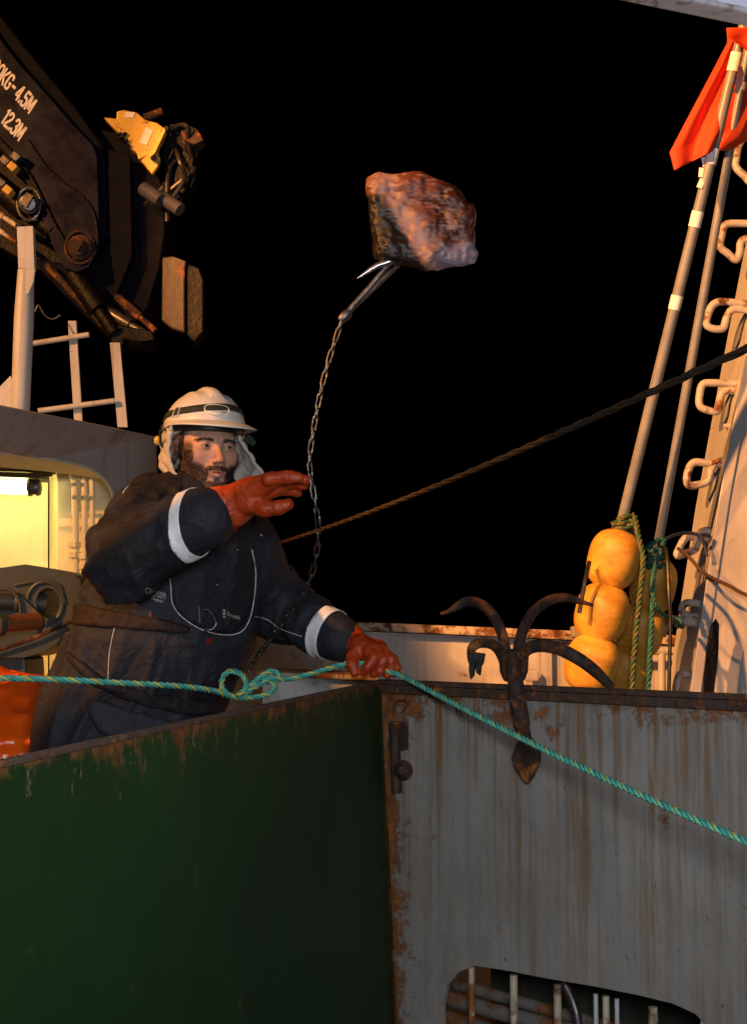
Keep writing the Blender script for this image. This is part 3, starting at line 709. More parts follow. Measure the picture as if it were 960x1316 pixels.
mb = MB(); mb.prism(PP([(20, 762), (30, 768), (48, 785), (56, 796), (55, 806), (50, 814), (44, 812), (44, 800), (24, 780)], YG - 0.1), (0, 0.03, 0)); mb.tube(smooth_path(PP([(-10, 760), (10, 757), (22, 766), (27, 780), (26, 792)], YG - .11), 4), 0.006, 8)
mb.obj('side_arm', M['gear'], gx, smooth=True, bev=0.004)
mb = MB(); mb.tube(PP([(-40, 848), (40, 822), (105, 793)], YG - 0.02), 0.006, 8); mb.obj('rusty_strip', M['rust'], gx, smooth=True)
mb = MB(); mb.prism(PP([(-160, 840), (33, 845), (35, 890), (36, 1000), (-160, 1000)], YG + 0.05), (0, 0.25, 0)); mb.obj('pedestal', M['gear'], gx, bev=0.01)

# ------------------------------------------------------------------ post, rails, on the deckhouse
root = thing('vent_post', 'white steel post with flattened top and foot gusset at far left', 'post', P(28, 545, 4.55))
mb = MB(); mb.lathe(P(26, 546, 4.52), P(34, 345, 4.52), [(0, .030), (.02, .032), (.7, .034), (.98, .028), (1, .025)], 20); mb.obj('pipe', M['white_rust'], root, smooth=True)
mb = MB(); mb.prism(PP([(22, 291), (43, 290), (45, 346), (24, 345)], 4.49), (0, 0.03, 0)); mb.prism(PP([(34, 345), (46, 345), (44, 362), (37, 378), (34, 378)], 4.488), (0, 0.01, 0)); mb.obj('top_plate', M['white'], root, bev=0.003)
mb = MB(); mb.prism(PP([(14, 483), (22, 500), (24, 545), (0, 545), (-30, 540), (-30, 528)], 4.54), (0, 0.012, 0)); mb.obj('gusset', M['white_rust'], root)
root = thing('guard_rail', 'thin white guard rail of two posts and two bars on the deckhouse top', 'railing', P(120, 545, 5.0))
for a, b, w in (((93, 412), (101, 541), 5.5), ((148, 440), (158, 549), 6.5)):
    mb = MB(); p, q = P(*a, 5.0), P(*b, 5.0); r = w / FPX * 5
    mb.prism([p - Vector((r, 0, 0)), p + Vector((r, 0, 0)), q + Vector((r, 0, 0)), q - Vector((r, 0, 0))], (0, 0.012, 0)); mb.obj('post', M['white_rust'], root, bev=0.002)
for a, b in (((33, 443), (115, 430)), ((50, 528), (148, 515))):
    mb = MB(); mb.tube([P(*a, 4.98), P(*b, 4.98)], 0.0105, 12); mb.obj('bar', M['white_rust'], root, smooth=True)
for k, q in enumerate(([(36, 376), (44, 400), (50, 392), (58, 405), (68, 410), (78, 405)],)):
    cord([(x, y, 4.9) for x, y in q], 0.003, M['dullsteel'], 'loose_wire', 'thin loose wire dangling beneath the crane', 'wire')

# ------------------------------------------------------------------ crane
YC = 5.0
root = thing('deck_crane', 'folded navy blue deck crane with white stencilled load figures', 'crane', P(60, 400, YC + 0.3))
boom = [(-160, -160), (-40, -12), (0, 48), (30, 86), (62, 122), (95, 160), (120, 186), (126, 200), (128, 262), (129, 300), (126, 322), (114, 343), (98, 350), (84, 345), (72, 325), (58, 288), (42, 246), (20, 212), (-10, 175), (-160, 20)]
mb = MB(); mb.prism(PP(boom, YC), (0, 0.03, 0)); bm_o = mb.obj('boom_plate', M['navy'], root, bev=0.005)
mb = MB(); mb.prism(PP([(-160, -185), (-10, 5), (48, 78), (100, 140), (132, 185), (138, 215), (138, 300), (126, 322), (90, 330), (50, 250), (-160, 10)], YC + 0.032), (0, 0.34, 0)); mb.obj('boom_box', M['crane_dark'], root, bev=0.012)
mb = MB(); mb.tube(smooth_path(PP([(37, 180), (50, 200), (62, 216), (85, 236), (102, 248), (115, 262), (123, 280), (126, 305)], YC - 0.004), 5), 0.0045, 8); mb.tube(smooth_path(PP([(-20, 160), (14, 192), (40, 226), (58, 262), (78, 300), (98, 330)], YC - 0.006), 5), 0.0055, 8)
mb.obj('hydraulic_line', M['black_steel'], root, smooth=True)
for (x, y, w, hh_) in ((38, 262, 13, 20), (103, 318, 16, 20)):
    mb = MB(); mb.lathe(P(x, y, YC), P(x, y, YC - 0.05), [(0, w / FPX * YC), (.6, w / FPX * YC), (.7, w * .7 / FPX * YC), (1, w * .6 / FPX * YC)], 18)
    a = [i / 16 * 2 * math.pi for i in range(17)]
    mb.tube(PP([(x + w * 1.15 * math.cos(t), y + hh_ * 1.05 * math.sin(t)) for t in a], YC - 0.006), 0.006, 8)
    mb.box(P(x - 2, y - 4, YC - .05), (.03, .03, .05), Matrix.Rotation(.5, 3, 'Y'))
    mb.obj('pivot_pin', M['rust'] if x > 90 else M['dullsteel'], root, smooth=True)
# knuckle and inner boom structure
def part(name, pts, Y, d, mat, b=0.006): 
    mb = MB(); mb.prism(PP(pts, Y), (0, d, 0)); return mb.obj(name, mat, root, bev=b)
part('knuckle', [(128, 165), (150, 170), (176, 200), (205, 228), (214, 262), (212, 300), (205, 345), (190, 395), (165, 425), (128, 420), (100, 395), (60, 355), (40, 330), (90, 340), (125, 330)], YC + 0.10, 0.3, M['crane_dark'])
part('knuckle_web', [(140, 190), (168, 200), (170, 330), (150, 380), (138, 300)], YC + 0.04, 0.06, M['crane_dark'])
part('stop_plate', [(209, 330), (222, 329), (240, 336), (238, 345), (238, 428), (222, 423), (208, 412)], YC + 0.06, 0.04, worn('brown_plate_paint', (0.022, 0.011, 0.005), 0.62, 0.3))
part('stop_plate_side', [(239, 338), (256, 344), (262, 360), (262, 425), (250, 440), (239, 429)], YC + 0.08, 0.12, M['black_steel'])
part('bracket', [(133, 150), (150, 152), (150, 143), (160, 141), (176, 144), (188, 154), (203, 158), (211, 164), (208, 175), (204, 185), (200, 196), (188, 200), (178, 205), (176, 196), (168, 192), (160, 176), (148, 166)], YC - 0.02, 0.05, M['yellow'])
part('bracket_lug', [(181, 206), (190, 198), (197, 193), (204, 196), (206, 204), (203, 214), (196, 224)], YC - 0.035, 0.03, M['yellow'])
part('bracket_rib', [(192, 198), (211, 163), (213, 168), (200, 196), (194, 202)], YC - 0.06, 0.04, M['yellow'], 0.002)
mb = MB(); mb.lathe(P(198, 203, YC - 0.036), P(198, 203, YC - 0.055), [(0, .013), (1, .012)], 14); mb.obj('lug_hole_bolt', M['black_steel'], root, smooth=True)
for (x, y) in ((155, 172), (159, 176), (163, 181), (165, 187), (167, 193), (161, 172), (153, 177)):
    mb = MB(); mb.lathe(P(x, y, YC - .02), P(x, y, YC - .034), [(0, .008), (.8, .008), (1, .005)], 8); mb.obj('bolt', M['black_steel'], root, smooth=True)
for q in ([(179, 184), (188, 163), (197, 168), (189, 186)], [(160, 151), (162, 144), (174, 144), (172, 151)]):
    part('reflector', q, YC - 0.023, 0.002, M['letter'], None)
mb = MB(); mb.tube(PP([(186, 152), (209, 143)], YC + .02), .016, 10); mb.obj('pipe_stub', M['rust'], root, smooth=True)
for (a, b, r) in (((184, 242), (207, 258), .030), ((208, 254), (232, 270), .028)):
    mb = MB(); pr = []
    for i in range(25): pr.append((i / 24, r * (1.0 if i % 2 else 0.9)))
    mb.lathe(P(*a, YC), P(*b, YC - .03), pr, 18); mb.obj('winch_spool', plain('grey_spool', (0.06, 0.06, 0.07), 0.5), root, smooth=True)
random.seed(3)
for k in range(9):
    x0, y0 = 215 + random.uniform(-8, 10), 165 + random.uniform(-6, 10)
    pts = [(x0, y0), (x0 + random.uniform(10, 30), y0 + random.uniform(-8, 12)), (x0 + random.uniform(15, 40), y0 + random.uniform(20, 40)), (x0 + random.uniform(0, 30), y0 + random.uniform(45, 75)), (x0 + random.uniform(-30, 10), y0 + random.uniform(80, 120))]
    mb = MB(); mb.tube(smooth_path([P(a, b, YC + random.uniform(-.03, .15)) for a, b in pts], 6), 0.009, 8); mb.obj('hydraulic_hose', M['hose'], root, smooth=True)
part('valve_block', [(218, 160), (240, 165), (252, 178), (248, 220), (236, 250), (215, 235), (208, 195)], YC + 0.05, 0.2, M['black_steel'])
part('hook_block', [(232, 168), (250, 163), (258, 172), (262, 180), (250, 186), (236, 180)], YC - 0.0, 0.08, M['rust'])
for (a, b, r, mt_) in (((95, 350), (150, 430), .045, 'black_steel'), ((-20, 225), (70, 300), .05, 'black_steel'), ((130, 395), (192, 432), .022, 'dullsteel'), ((-20, 262), (22, 290), .014, 'rail_rust'), ((-20, 282), (22, 312), .010, 'rail_rust'), ((60, 340), (150, 437), .014, 'rust'), ((150, 380), (200, 425), .016, 'rust')):
    mb = MB(); mb.lathe(P(*a, YC + .06), P(*b, YC + .04), [(0, r * .8), (.03, r), (.6, r), (.62, r * .7), (.97, r * .7), (1, r * .9)], 16); mb.obj('hydraulic_cylinder', M[mt_], root, smooth=True)
for (x, y) in ((8, 208), (18, 216), (3, 236), (12, 246), (22, 203)):
    mb = MB(); mb.box(P(x, y, YC - .03), (.035, .05, .03), Matrix.Rotation(.7, 3, 'Y')); mb.obj('valve', M['yellow'] if x in (18, 12) else M['dullsteel'], root, bev=.004)
part('lower_frame', [(-160, 240), (0, 318), (60, 352), (150, 440), (190, 445), (198, 432), (150, 420), (95, 345), (40, 240), (-160, 60)], YC + 0.2, 0.15, M['black_steel'])
part('crane_foot', [(140, 415), (196, 425), (200, 436), (180, 440), (160, 436), (158, 446), (145, 446)], YC + 0.02, 0.1, M['black_steel'])
# crane pedestal carries it, out of frame
part('pedestal', [(-330, -100), (-200, -100), (-200, 900), (-330, 900)], YC + 0.1, 0.5, M['navy'])
part('boom_heel', [(-330, -260), (-150, -190), (-150, 60), (-330, -60)], YC + 0.0, 0.45, M['navy'])

# stencil lettering: strokes on a 4 x 7 grid
GL = {
 'K': [[(0, 0), (0, 7)], [(1.1, 3.6), (3.6, 7)], [(1.3, 3.3), (3.6, 0)]],
 'G': [[(3.5, 5.4), (3.2, 6.6), (2.1, 7)], [(1.2, 6.9), (.3, 6.2), (.1, 4.6), (.1, 2.2), (.4, .8), (1.2, .1)], [(2.1, 0), (3.2, .4), (3.5, 1.4), (3.5, 3), (2.3, 3)]],
 '-': [[(0.6, 3.4), (3, 3.4)]],
 '4': [[(2.7, 0), (2.7, 7)], [(2.2, 6.6), (.2, 2.3)], [(0.1, 1.9), (3.5, 1.9)]],
 '5': [[(3.4, 7), (.5, 7)], [(.4, 6.2), (.4, 4.1), (2.2, 4.2), (3.3, 3.5), (3.5, 2), (3.0, .5), (2.2, 0)], [(1.3, 0), (.5, .4), (.2, 1.6)]],
 'M': [[(0, 0), (0, 7)], [(4.4, 0), (4.4, 7)], [(.75, 6.6), (2.0, 1.2)], [(3.7, 6.6), (2.4, 1.2)]],
 '1': [[(1.6, 0), (1.6, 7), (.6, 6)]],
 '2': [[(.2, 5.4), (.6, 6.6), (1.5, 7)], [(2.2, 7), (3.3, 6.3), (3.4, 5), (2.6, 3.6), (.3, .9)], [(.2, 0.1), (3.5, 0.1)]],
 '3': [[(.2, 5.7), (.8, 6.8), (1.6, 7)], [(2.3, 7), (3.3, 6.2), (3.2, 4.6), (2.3, 3.8), (3.4, 3.0), (3.5, 1.2), (2.4, 0)], [(1.6, 0), (.6, .3), (.1, 1.5)]],
 '.': [[(0, 0), (0, .9)]], '0': [[(1.4, 7), (.3, 6), (.1, 3.5), (.3, 1), (1.4, 0)], [(2.2, 0), (3.3, 1), (3.5, 3.5), (3.3, 6), (2.2, 7)]]}
def strokes(text, org, adv, up, unit, wst, name):
    """org px (baseline left), adv/up unit px vectors, unit px per grid unit"""
    x = 0; adv = Vector(adv); up = Vector(up); org = Vector(org); mb = MB()
    for ch in text:
        for s_ in GL[ch]:
            for i in range(len(s_) - 1):
                a = Vector(s_[i]); b = Vector(s_[i + 1]); d = (b - a).normalized(); nn = Vector((-d.y, d.x)) * wst / 2
                e = d * wst * 0.28
                q = [a - e + nn, b + e + nn, b + e - nn, a - e - nn]
                px = [org + adv * ((x + c.x) * unit) + up * (c.y * 2.7) for c in q]
                mb.prism([P(c.x, c.y, YC - 0.0012 - 0.0003 * (i % 3)) for c in px], (0, 0.001, 0))
        x += {'M': 6.0, '.': 1.5, '1': 3.2, '-': 6.0}.get(ch, 5.0)
    return mb.obj(name, M['letter'], root)
s_ = 1 / math.sqrt(2)
adv_ = (0.68, 0.733); up_ = (0.55, -0.835)
strokes('00KG-4.5M', (-12.6, 91.4), adv_, up_, 1.75, 1.35, 'load_lettering')
strokes('12.3M', (1.4, 155.8), adv_, up_, 1.75, 1.35, 'reach_lettering')
# ------------------------------------------------------------------ implicit surfaces
def grid(lo, hi, h):
    lo = np.array(lo, float); n = np.ceil((np.array(hi) - lo) / h).astype(int) + 1
    ax = [(lo[i] + np.arange(n[i]) * h).astype(np.float32) for i in range(3)]
    X, Y, Z = np.meshgrid(*ax, indexing='ij'); return X, Y, Z, lo, h
def nets(F, lo, h):
    s = F < 0
    nx, ny, nz = F.shape
    c = s[:-1, :-1, :-1].astype(np.int8)
    tot = np.zeros((nx - 1, ny - 1, nz - 1), np.int8)
    for i in (0, 1):
        for j in (0, 1):
            for k in (0, 1): tot += s[i:nx - 1 + i, j:ny - 1 + j, k:nz - 1 + k]
    act = (tot > 0) & (tot < 8); idx = -np.ones(act.shape, np.int64)
    ii, jj, kk = np.nonzero(act); idx[ii, jj, kk] = np.arange(len(ii))
    acc = np.zeros((len(ii), 3)); cnt = np.zeros(len(ii))
    co_ = [(i, j, k) for i in (0, 1) for j in (0, 1) for k in (0, 1)]
    for a in co_:
        for b in co_:
            if sum(abs(a[t] - b[t]) for t in range(3)) == 1 and a < b:
                fa = F[ii + a[0], jj + a[1], kk + a[2]]; fb = F[ii + b[0], jj + b[1], kk + b[2]]
                m_ = (fa < 0) != (fb < 0); t = np.where(m_, fa / np.where(m_, fa - fb, 1), 0)
                for d in range(3): acc[:, d] += np.where(m_, a[d] + t * (b[d] - a[d]), 0)
                cnt += m_
    V = np.array(lo)[None] + (np.stack([ii, jj, kk], 1) + acc / cnt[:, None]) * h
    faces = []
    for d in range(3):
        sl0 = [slice(None)] * 3; sl1 = [slice(None)] * 3; sl0[d] = slice(0, -1); sl1[d] = slice(1, None)
        e = s[tuple(sl0)] != s[tuple(sl1)]
        a, b, c_ = np.nonzero(e); p = np.stack([a, b, c_], 1)
        u, v = (d + 1) % 3, (d + 2) % 3
        ok = (p[:, u] > 0) & (p[:, v] > 0) & (p[:, u] < F.shape[u] - 1) & (p[:, v] < F.shape[v] - 1); p = p[ok]
        inside = s[p[:, 0], p[:, 1], p[:, 2]]
        def g(du, dv):
            q = p.copy(); q[:, u] -= du; q[:, v] -= dv; return idx[q[:, 0], q[:, 1], q[:, 2]]
        f = np.stack([g(0, 0), g(1, 0), g(1, 1), g(0, 1)], 1)
        f[~inside] = f[~inside][:, ::-1]
        faces.append(f[(f >= 0).all(1)])
    Fq = np.concatenate(faces)
    return V, Fq
def _h(i, j, k, s):
    n = (i * 374761393 + j * 668265263 + k * 2147483647 + s * 1274126177) & 0xffffffff
    n = ((n ^ (n >> 13)) * 1103515245) & 0xffffffff
    return ((n ^ (n >> 16)) & 0xffff) / 65535.0
def vn(p, s=0):
    """value noise -1..1 at points (N,3)"""
    f = np.floor(p).astype(np.int64); t = p - f; t = t * t * (3 - 2 * t); r = 0
    for a in (0, 1):
        for b in (0, 1):
            for c in (0, 1):
                w = (t[:, 0] if a else 1 - t[:, 0]) * (t[:, 1] if b else 1 - t[:, 1]) * (t[:, 2] if c else 1 - t[:, 2])
                r = r + w * _h(f[:, 0] + a, f[:, 1] + b, f[:, 2] + c, s)
    return r * 2 - 1
def smin(a, b, k):
    h = np.clip(0.5 + 0.5 * (b - a) / k, 0, 1); return b + (a - b) * h - k * h * (1 - h)
def smax(a, b, k): return -smin(-a, -b, k)
def cone(X, Y, Z, a, b, ra, rb, sq=None, k=1.0):
    a = np.array(a, float); b = np.array(b, float); dx, dy, dz = X - a[0], Y - a[1], Z - a[2]; e = b - a
    if sq is not None:
        q = (dx * sq[0] + dy * sq[1] + dz * sq[2]) * (k - 1); dx = dx + q * sq[0]; dy = dy + q * sq[1]; dz = dz + q * sq[2]
        e = e + np.array(sq) * (k - 1) * e.dot(np.array(sq))
    h = np.clip((dx * e[0] + dy * e[1] + dz * e[2]) / max(e.dot(e), 1e-9), 0, 1)
    return np.sqrt((dx - e[0] * h) ** 2 + (dy - e[1] * h) ** 2 + (dz - e[2] * h) ** 2) - (ra + (rb - ra) * h)
def ell(X, Y, Z, c, r):
    x, y, z = (X - c[0]), (Y - c[1]), (Z - c[2])
    k0 = np.sqrt((x / r[0]) ** 2 + (y / r[1]) ** 2 + (z / r[2]) ** 2) + 1e-6; k1 = np.sqrt((x / r[0] ** 2) ** 2 + (y / r[1] ** 2) ** 2 + (z / r[2] ** 2) ** 2) + 1e-6
    return k0 * (k0 - 1) / k1
def normals(V, F):
    a, b, c, d = (V[F[:, i]] for i in range(4)); n = np.cross(c - a, d - b); N = np.zeros_like(V)
    for i in range(4): np.add.at(N, F[:, i], n)
    return N / (np.linalg.norm(N, axis=1)[:, None] + 1e-12)
def relax(V, F, it=1, w=0.5):
    for _ in range(it):
        A_ = np.zeros_like(V); c = np.zeros(len(V))
        for i in range(4):
            j = (i + 1) % 4
            np.add.at(A_, F[:, i], V[F[:, j]]); np.add.at(c, F[:, i], 1)
            np.add.at(A_, F[:, j], V[F[:, i]]); np.add.at(c, F[:, j], 1)
        V = V * (1 - w) + w * A_ / c[:, None]
    return V
def bvh_of(V, F): return BVHTree.FromPolygons([Vector(v) for v in V], [tuple(int(i) for i in f) for f in F])
def polydist(U_, V_, poly):
    """signed distance in pixels to a polygon, negative inside"""
    poly = np.array(poly, float); n = len(poly); d = np.full(U_.shape, 1e9); ins = np.zeros(U_.shape, bool)
    for i in range(n):
        a, b = poly[i], poly[(i + 1) % n]; e = b - a
        h = np.clip(((U_ - a[0]) * e[0] + (V_ - a[1]) * e[1]) / e.dot(e), 0, 1)
        d = np.minimum(d, np.hypot(U_ - a[0] - e[0] * h, V_ - a[1] - e[1] * h))
        c = (a[1] > V_) != (b[1] > V_); ins ^= c & (U_ < (b[0] - a[0]) * (V_ - a[1]) / (b[1] - a[1] + 1e-9) + a[0])
    return np.where(ins, -d, d)

# ------------------------------------------------------------------ the man
person = thing('person', 'man in white helmet, navy jacket and orange gloves throwing a chain', 'person', (-0.58, 3.45, 0))
YAW = math.radians(28); HP = P(264, 577, 3.43)
RM = Matrix.Rotation(YAW, 3, 'Z') @ Matrix.Rotation(math.radians(2), 3, 'X') @ Matrix.Rotation(math.radians(1.0), 3, 'Y')
RMn = np.array(RM); HPn = np.array(HP)
def h2w(v): return np.asarray(v) @ RMn.T + HPn
def hv(x, y, z): return HP + RM @ Vector((x, y, z))
# head, local: x to his left, y backwards, z up, eyes at z = 0
X, Y, Z, lo, h = grid((-.105, -.14, -.26), (.105, .125, .14), 0.0019)
aX = np.abs(X)
F = ell(X, Y, Z, (0, .012, .035), (.077, .096, .090))
F = smin(F, ell(X, Y, Z, (0, -.034, -.028), (.063, .058, .078)), .03)
F = smin(F, ell(X, Y, Z, (0, -.042, -.088), (.047, .046, .036)), .025)
F = smin(F, cone(X, Y, Z, (-.012, -.082, -.112), (.012, -.082, -.112), .017, .017), .018)
F = smin(F, ell(aX, Y, Z, (.050, -.005, -.070), (.020, .030, .026)), .03)
F = smin(F, ell(aX, Y, Z, (.046, -.058, -.026), (.020, .022, .020)), .022)
F = smin(F, cone(aX, Y, Z, (.008, -.086, .019), (.040, -.074, .020), .010, .009), .014)
F = smax(F, -ell(aX, Y, Z, (.031, -.104, -.001), (.017, .021, .0125)), .013)
F = smin(F, cone(X, Y, Z, (0, -.086, .006), (0, -.112, -.033), .0075, .0088), .010)
F = smin(F, ell(X, Y, Z, (0, -.114, -.037), (.0105, .0105, .009)), .006)
F = smin(F, ell(aX, Y, Z, (.0125, -.102, -.040), (.0075, .010, .0075)), .006)
F = smax(F, -ell(aX, Y, Z, (.0062, -.108, -.0475), (.0036, .006, .0045)), .003)
F = smin(F, ell(X, Y, Z, (0, -.088, -.064), (.026, .014, .018)), .012)
F = smin(F, cone(aX, Y, Z, (.004, -.1025, -.0645), (.020, -.0935, -.0680), .0052, .0030), .004)
F = smin(F, cone(aX, Y, Z, (.0, -.1015, -.0755), (.018, -.0935, -.0710), .0062, .0035), .004)
F = smax(F, -ell(X, Y, Z, (0, -.106, -.0696), (.020, .009, .0012)), .002)
F = smax(F, -ell(X, Y, Z, (0, -.108, -.089), (.016, .009, .005)), .008)
# eyelids
F = smin(F, np.sqrt((aX - .031) ** 2 + (Y + .0765) ** 2 + (Z + .0) ** 2) - .0138, .004)
alm = ell(aX, Y, Z, (.031, -.092, -.0008), (.0132, .014, .0033))
F = smax(F, -alm, .0015)
# ears
F = smin(F, smax(ell(aX, Y, Z, (.080, .010, -.012), (.0085, .019, .031)), -ell(aX, Y, Z, (.089, .006, -.010), (.006, .010, .018)), .004), .006)
F = smin(F, cone(X, Y, Z, (0, .018, -.08), (0, .035, -.27), .056, .062), .03)
V, Fc = nets(F, lo, h); V = relax(V, Fc, 1, .5)
x, y, z = V[:, 0], V[:, 1], V[:, 2]; ax_ = np.abs(x)
NV = normals(V, Fc)
nz_ = vn(V * 60, 1) * .5 + vn(V * 140, 2) * .3; nzf = vn(V * 400, 3)
def sstep(v, a, b): t = np.clip((v - a) / (b - a), 0, 1); return t * t * (3 - 2 * t)
# beard: jaw, sideburn, moustache
jaw = sstep(-z - .35 * (.06 - ax_) + nz_ * .005, .036, .050)
side = sstep(ax_ - .02 * sstep(-z, -.01, .05) * 0 + nz_ * .004, .0555, .063) * sstep(-z, -.02, .0) * sstep(-y, -.012, .012)
chinm = sstep(-z + nz_ * .004, .086, .094)
must = sstep(-z, .049, .053) * (1 - sstep(-z, .0625, .066)) * (1 - sstep(ax_, .027, .033)) * sstep(-y, .08, .09)
conn = sstep(ax_, .021, .026) * (1 - sstep(ax_, .034, .040)) * sstep(-z, .055, .062)
soul = (1 - sstep(ax_, .006, .010)) * sstep(-z, .080, .084)
bm_ = np.clip(np.maximum.reduce([jaw * sstep(ax_, .02, .036), side, chinm, must, conn, soul * .8]), 0, 1)
bm_ *= (1 - sstep(-z, .145, .165)) * (y < .03)
hairm = sstep(z, .035 - .02, .05) * sstep(ax_, .062, .066) + sstep(z + nz_ * .004, .072, .080)
hairm = np.clip(hairm + sstep(ax_, .066, .070) * sstep(z, -.02, .0) * (y < .005) * (y > -.03), 0, 1) * (1 - sstep(ax_, .0725, .0755) * (z < .03))
skin = np.array([.50, .275, .185]); blush = np.array([.50, .20, .13])
tint = skin[None] * (1 + .16 * nz_[:, None] + .10 * vn(V * 230, 17)[:, None])
ch = np.exp(-(((ax_ - .040) / .02) ** 2 + ((z + .030) / .018) ** 2)) * (y < -.03); nt = np.exp(-((x / .014) ** 2 + ((z + .037) / .014) ** 2)) * (y < -.095); er = (ax_ > .073) * .6
rb = np.clip(ch * .55 + nt * .8 + er, 0, 1)[:, None]; tint = tint * (1 - rb) + blush * rb
lip = np.exp(-(((z + .0700) / .0052) ** 2) ** 2) * (1 - sstep(ax_, .017, .023)) * sstep(-y, .088, .094); lip = lip[:, None]
tint = tint * (1 - .8 * lip) + np.array([.36, .115, .095]) * .8 * lip
brow = np.exp(-((z - (.0165 - .0010 * ((ax_ - .03) / .012) ** 2)) / .0038) ** 2) * sstep(ax_, .009, .016) * (1 - sstep(ax_, .046, .056)) * (y < -.05)
dark = np.array([.018, .010, .007])
for mk_, w in ((bm_, .82), (hairm, .85), (brow, .72)):
    q = np.clip(mk_ * w + mk_ * nzf * .25, 0, 1)[:, None]; tint = tint * (1 - q) + dark * q
eye_shade = np.exp(-(((ax_ - .031) / .015) ** 2 + ((z + .004) / .010) ** 2) ** 2)[:, None] * (y[:, None] < -.06); tint = tint * (1 - .22 * eye_shade)  # shade of the eye sockets painted into the skin colour
M['skin'] = tinted('skin', 0.52, 0.25, 260, .0008, sub=0.12, spec=0.35)
body = mk('body', h2w(V), Fc, M['skin'], person, smooth=True, col=tint)
# eyes
me_ = tinted('eye', 0.08, 0.0, 50, .0)
for sx in (-1, 1):
    n1, n2 = 28, 20; v = []; cc = []; f = []
    look = Vector((.30, -1, .02)).normalized(); u_ = look.orthogonal().normalized(); w_ = look.cross(u_)
    for i in range(n2 + 1):
        a = math.pi * i / n2
        for k in range(n1):
            g = 2 * math.pi * k / n1; d = look * math.cos(a) + (u_ * math.cos(g) + w_ * math.sin(g)) * math.sin(a)
            v.append(hv(sx * .031 + d.x * .0118, -.0765 + d.y * .0118, d.z * .0118)); cc.append((.005, .005, .005) if a < .22 else ((.035, .025, .018) if a < .62 else (.30, .27, .25)))
    f = [(i * n1 + k, i * n1 + (k + 1) % n1, (i + 1) * n1 + (k + 1) % n1, (i + 1) * n1 + k) for i in range(n2) for k in range(n1)]
    mk('eye', v, f, me_, person, smooth=True, col=np.array(cc))
# strands for beard, hair and brows
def strands(name, mask, n, L, droop, mat, w=.00045, seed=5, spread=.35):
    rs = np.random.RandomState(seed); p = np.clip(mask, 0, 1) ** 1.3; p = p / p.sum(); ix = rs.choice(len(V), n, p=p)
    vv = []; ff = []
    for i in ix:
        o = Vector(V[i]) + Vector(rs.normal(0, .0006, 3)); nn = Vector(NV[i]); d = (nn * .55 + Vector(droop(V[i])) + Vector(rs.normal(0, spread, 3))).normalized()
        l = L * rs.uniform(.5, 1.2); d2 = (d + Vector((0, -.0, -.5)) * .6).normalized(); s_ = d.cross(nn + Vector((.01, .02, .03))).normalized() * w
        a = o - nn * .001; b = o + d * l * .55; c = b + d2 * l * .45; k = len(vv)
        for q in (a - s_, a + s_, b + s_ * .8, b - s_ * .8, c): vv.append(hv(*q))
        ff += [(k, k + 1, k + 2, k + 3), (k + 3, k + 2, k + 4)]
    return mk(name, vv, ff, mat, person)
M['hair'] = plain('dark_brown_hair', (.007, .0045, .0035), .6, 0, .4, 300, 0)
strands('beard', bm_ * (z < -.01), 9000, .0085, lambda p: (np.sign(p[0]) * .15, -.1, -.9), M['hair'])
strands('hair', hairm * ((ax_ > .055) | (y < -.02)), 2600, .010, lambda p: (0, .3, -.6), M['hair'])
strands('eyebrow', brow * (x < 0), 260, .0055, lambda p: (-1.2, 0, .25), M['hair'], w=.0004, spread=.2)
strands('eyebrow', brow * (x > 0), 260, .0055, lambda p: (1.2, 0, .25), M['hair'], w=.0004, spread=.2)

# hood liner round the face
V2 = []; nu, nv = 120, 60
for j in range(nv + 1):
    v = j / nv; zz = .085 - v * (.255 if g < .3 else .255 - .075 * min(1, (g - .3) / .3))
    for i in range(nu + 1):
        g = -1 + 2 * i / nu; a = g * math.radians((105 - 4 * v) if g < 0 else (124 - 8 * v))   # 0 = back of head
        rx = .091 + .010 * math.sin(min(v, .8) * 2.6) + .004 * math.sin(a * 7 + v * 5); ry = .115 + .006 * math.sin(a * 5)
        if v > .55: q = (v - .55) / .45; rx += .012 * q - .022 * q * q; 
        px_, py_ = math.sin(a) * rx, .015 + math.cos(a) * ry
        if g > .55:   # flap on his left flares out forward and down
            q = ((g - .55) / .45); e = q * q * max(0, v - .30) / .70
            px_ += .085 * e; py_ += -.035 * e
        if g < -.3: px_ -= .002 * math.sin(math.pi * min(1, v * 1.1)) * min(1, (-g - .3) / .2)
        if g < -.6: q = (-g - .6) / .4; e = max(0, v - .55) / .45; py_ -= .055 * q * e * e; px_ += .030 * q * e * e
        w_ = .0035 * math.sin(a * 13 + 6 * v + 2 * math.sin(v * 9)) * (.3 + v) + .002 * math.sin(v * 40 + a * 3)
        V2.append((px_ + w_ * math.sin(a), py_ + w_ * math.cos(a), zz - (.016 * (abs(g) > .8) * v)))
F2 = [(j * (nu + 1) + i, j * (nu + 1) + i + 1, (j + 1) * (nu + 1) + i + 1, (j + 1) * (nu + 1) + i) for j in range(nv) for i in range(nu)]
m = Mat('cream_liner_cloth'); nn = m.noise(40, 6, .6); m.set(Base_Color=m.mix(nn, (.40, .36, .29), (.56, .51, .42)), Roughness=.85); m.bump(m.math('ADD', m.noise(500, 2, .5), m.math('MULTIPLY', m.noise(45, 4, .6), 3.0)), .4, .003); M['liner'] = m.m
lin = mk('hood_liner', h2w(V2), F2, M['liner'], person, smooth=True); md = lin.modifiers.new('s', 'SOLIDIFY'); md.thickness = .006; md.offset = 0
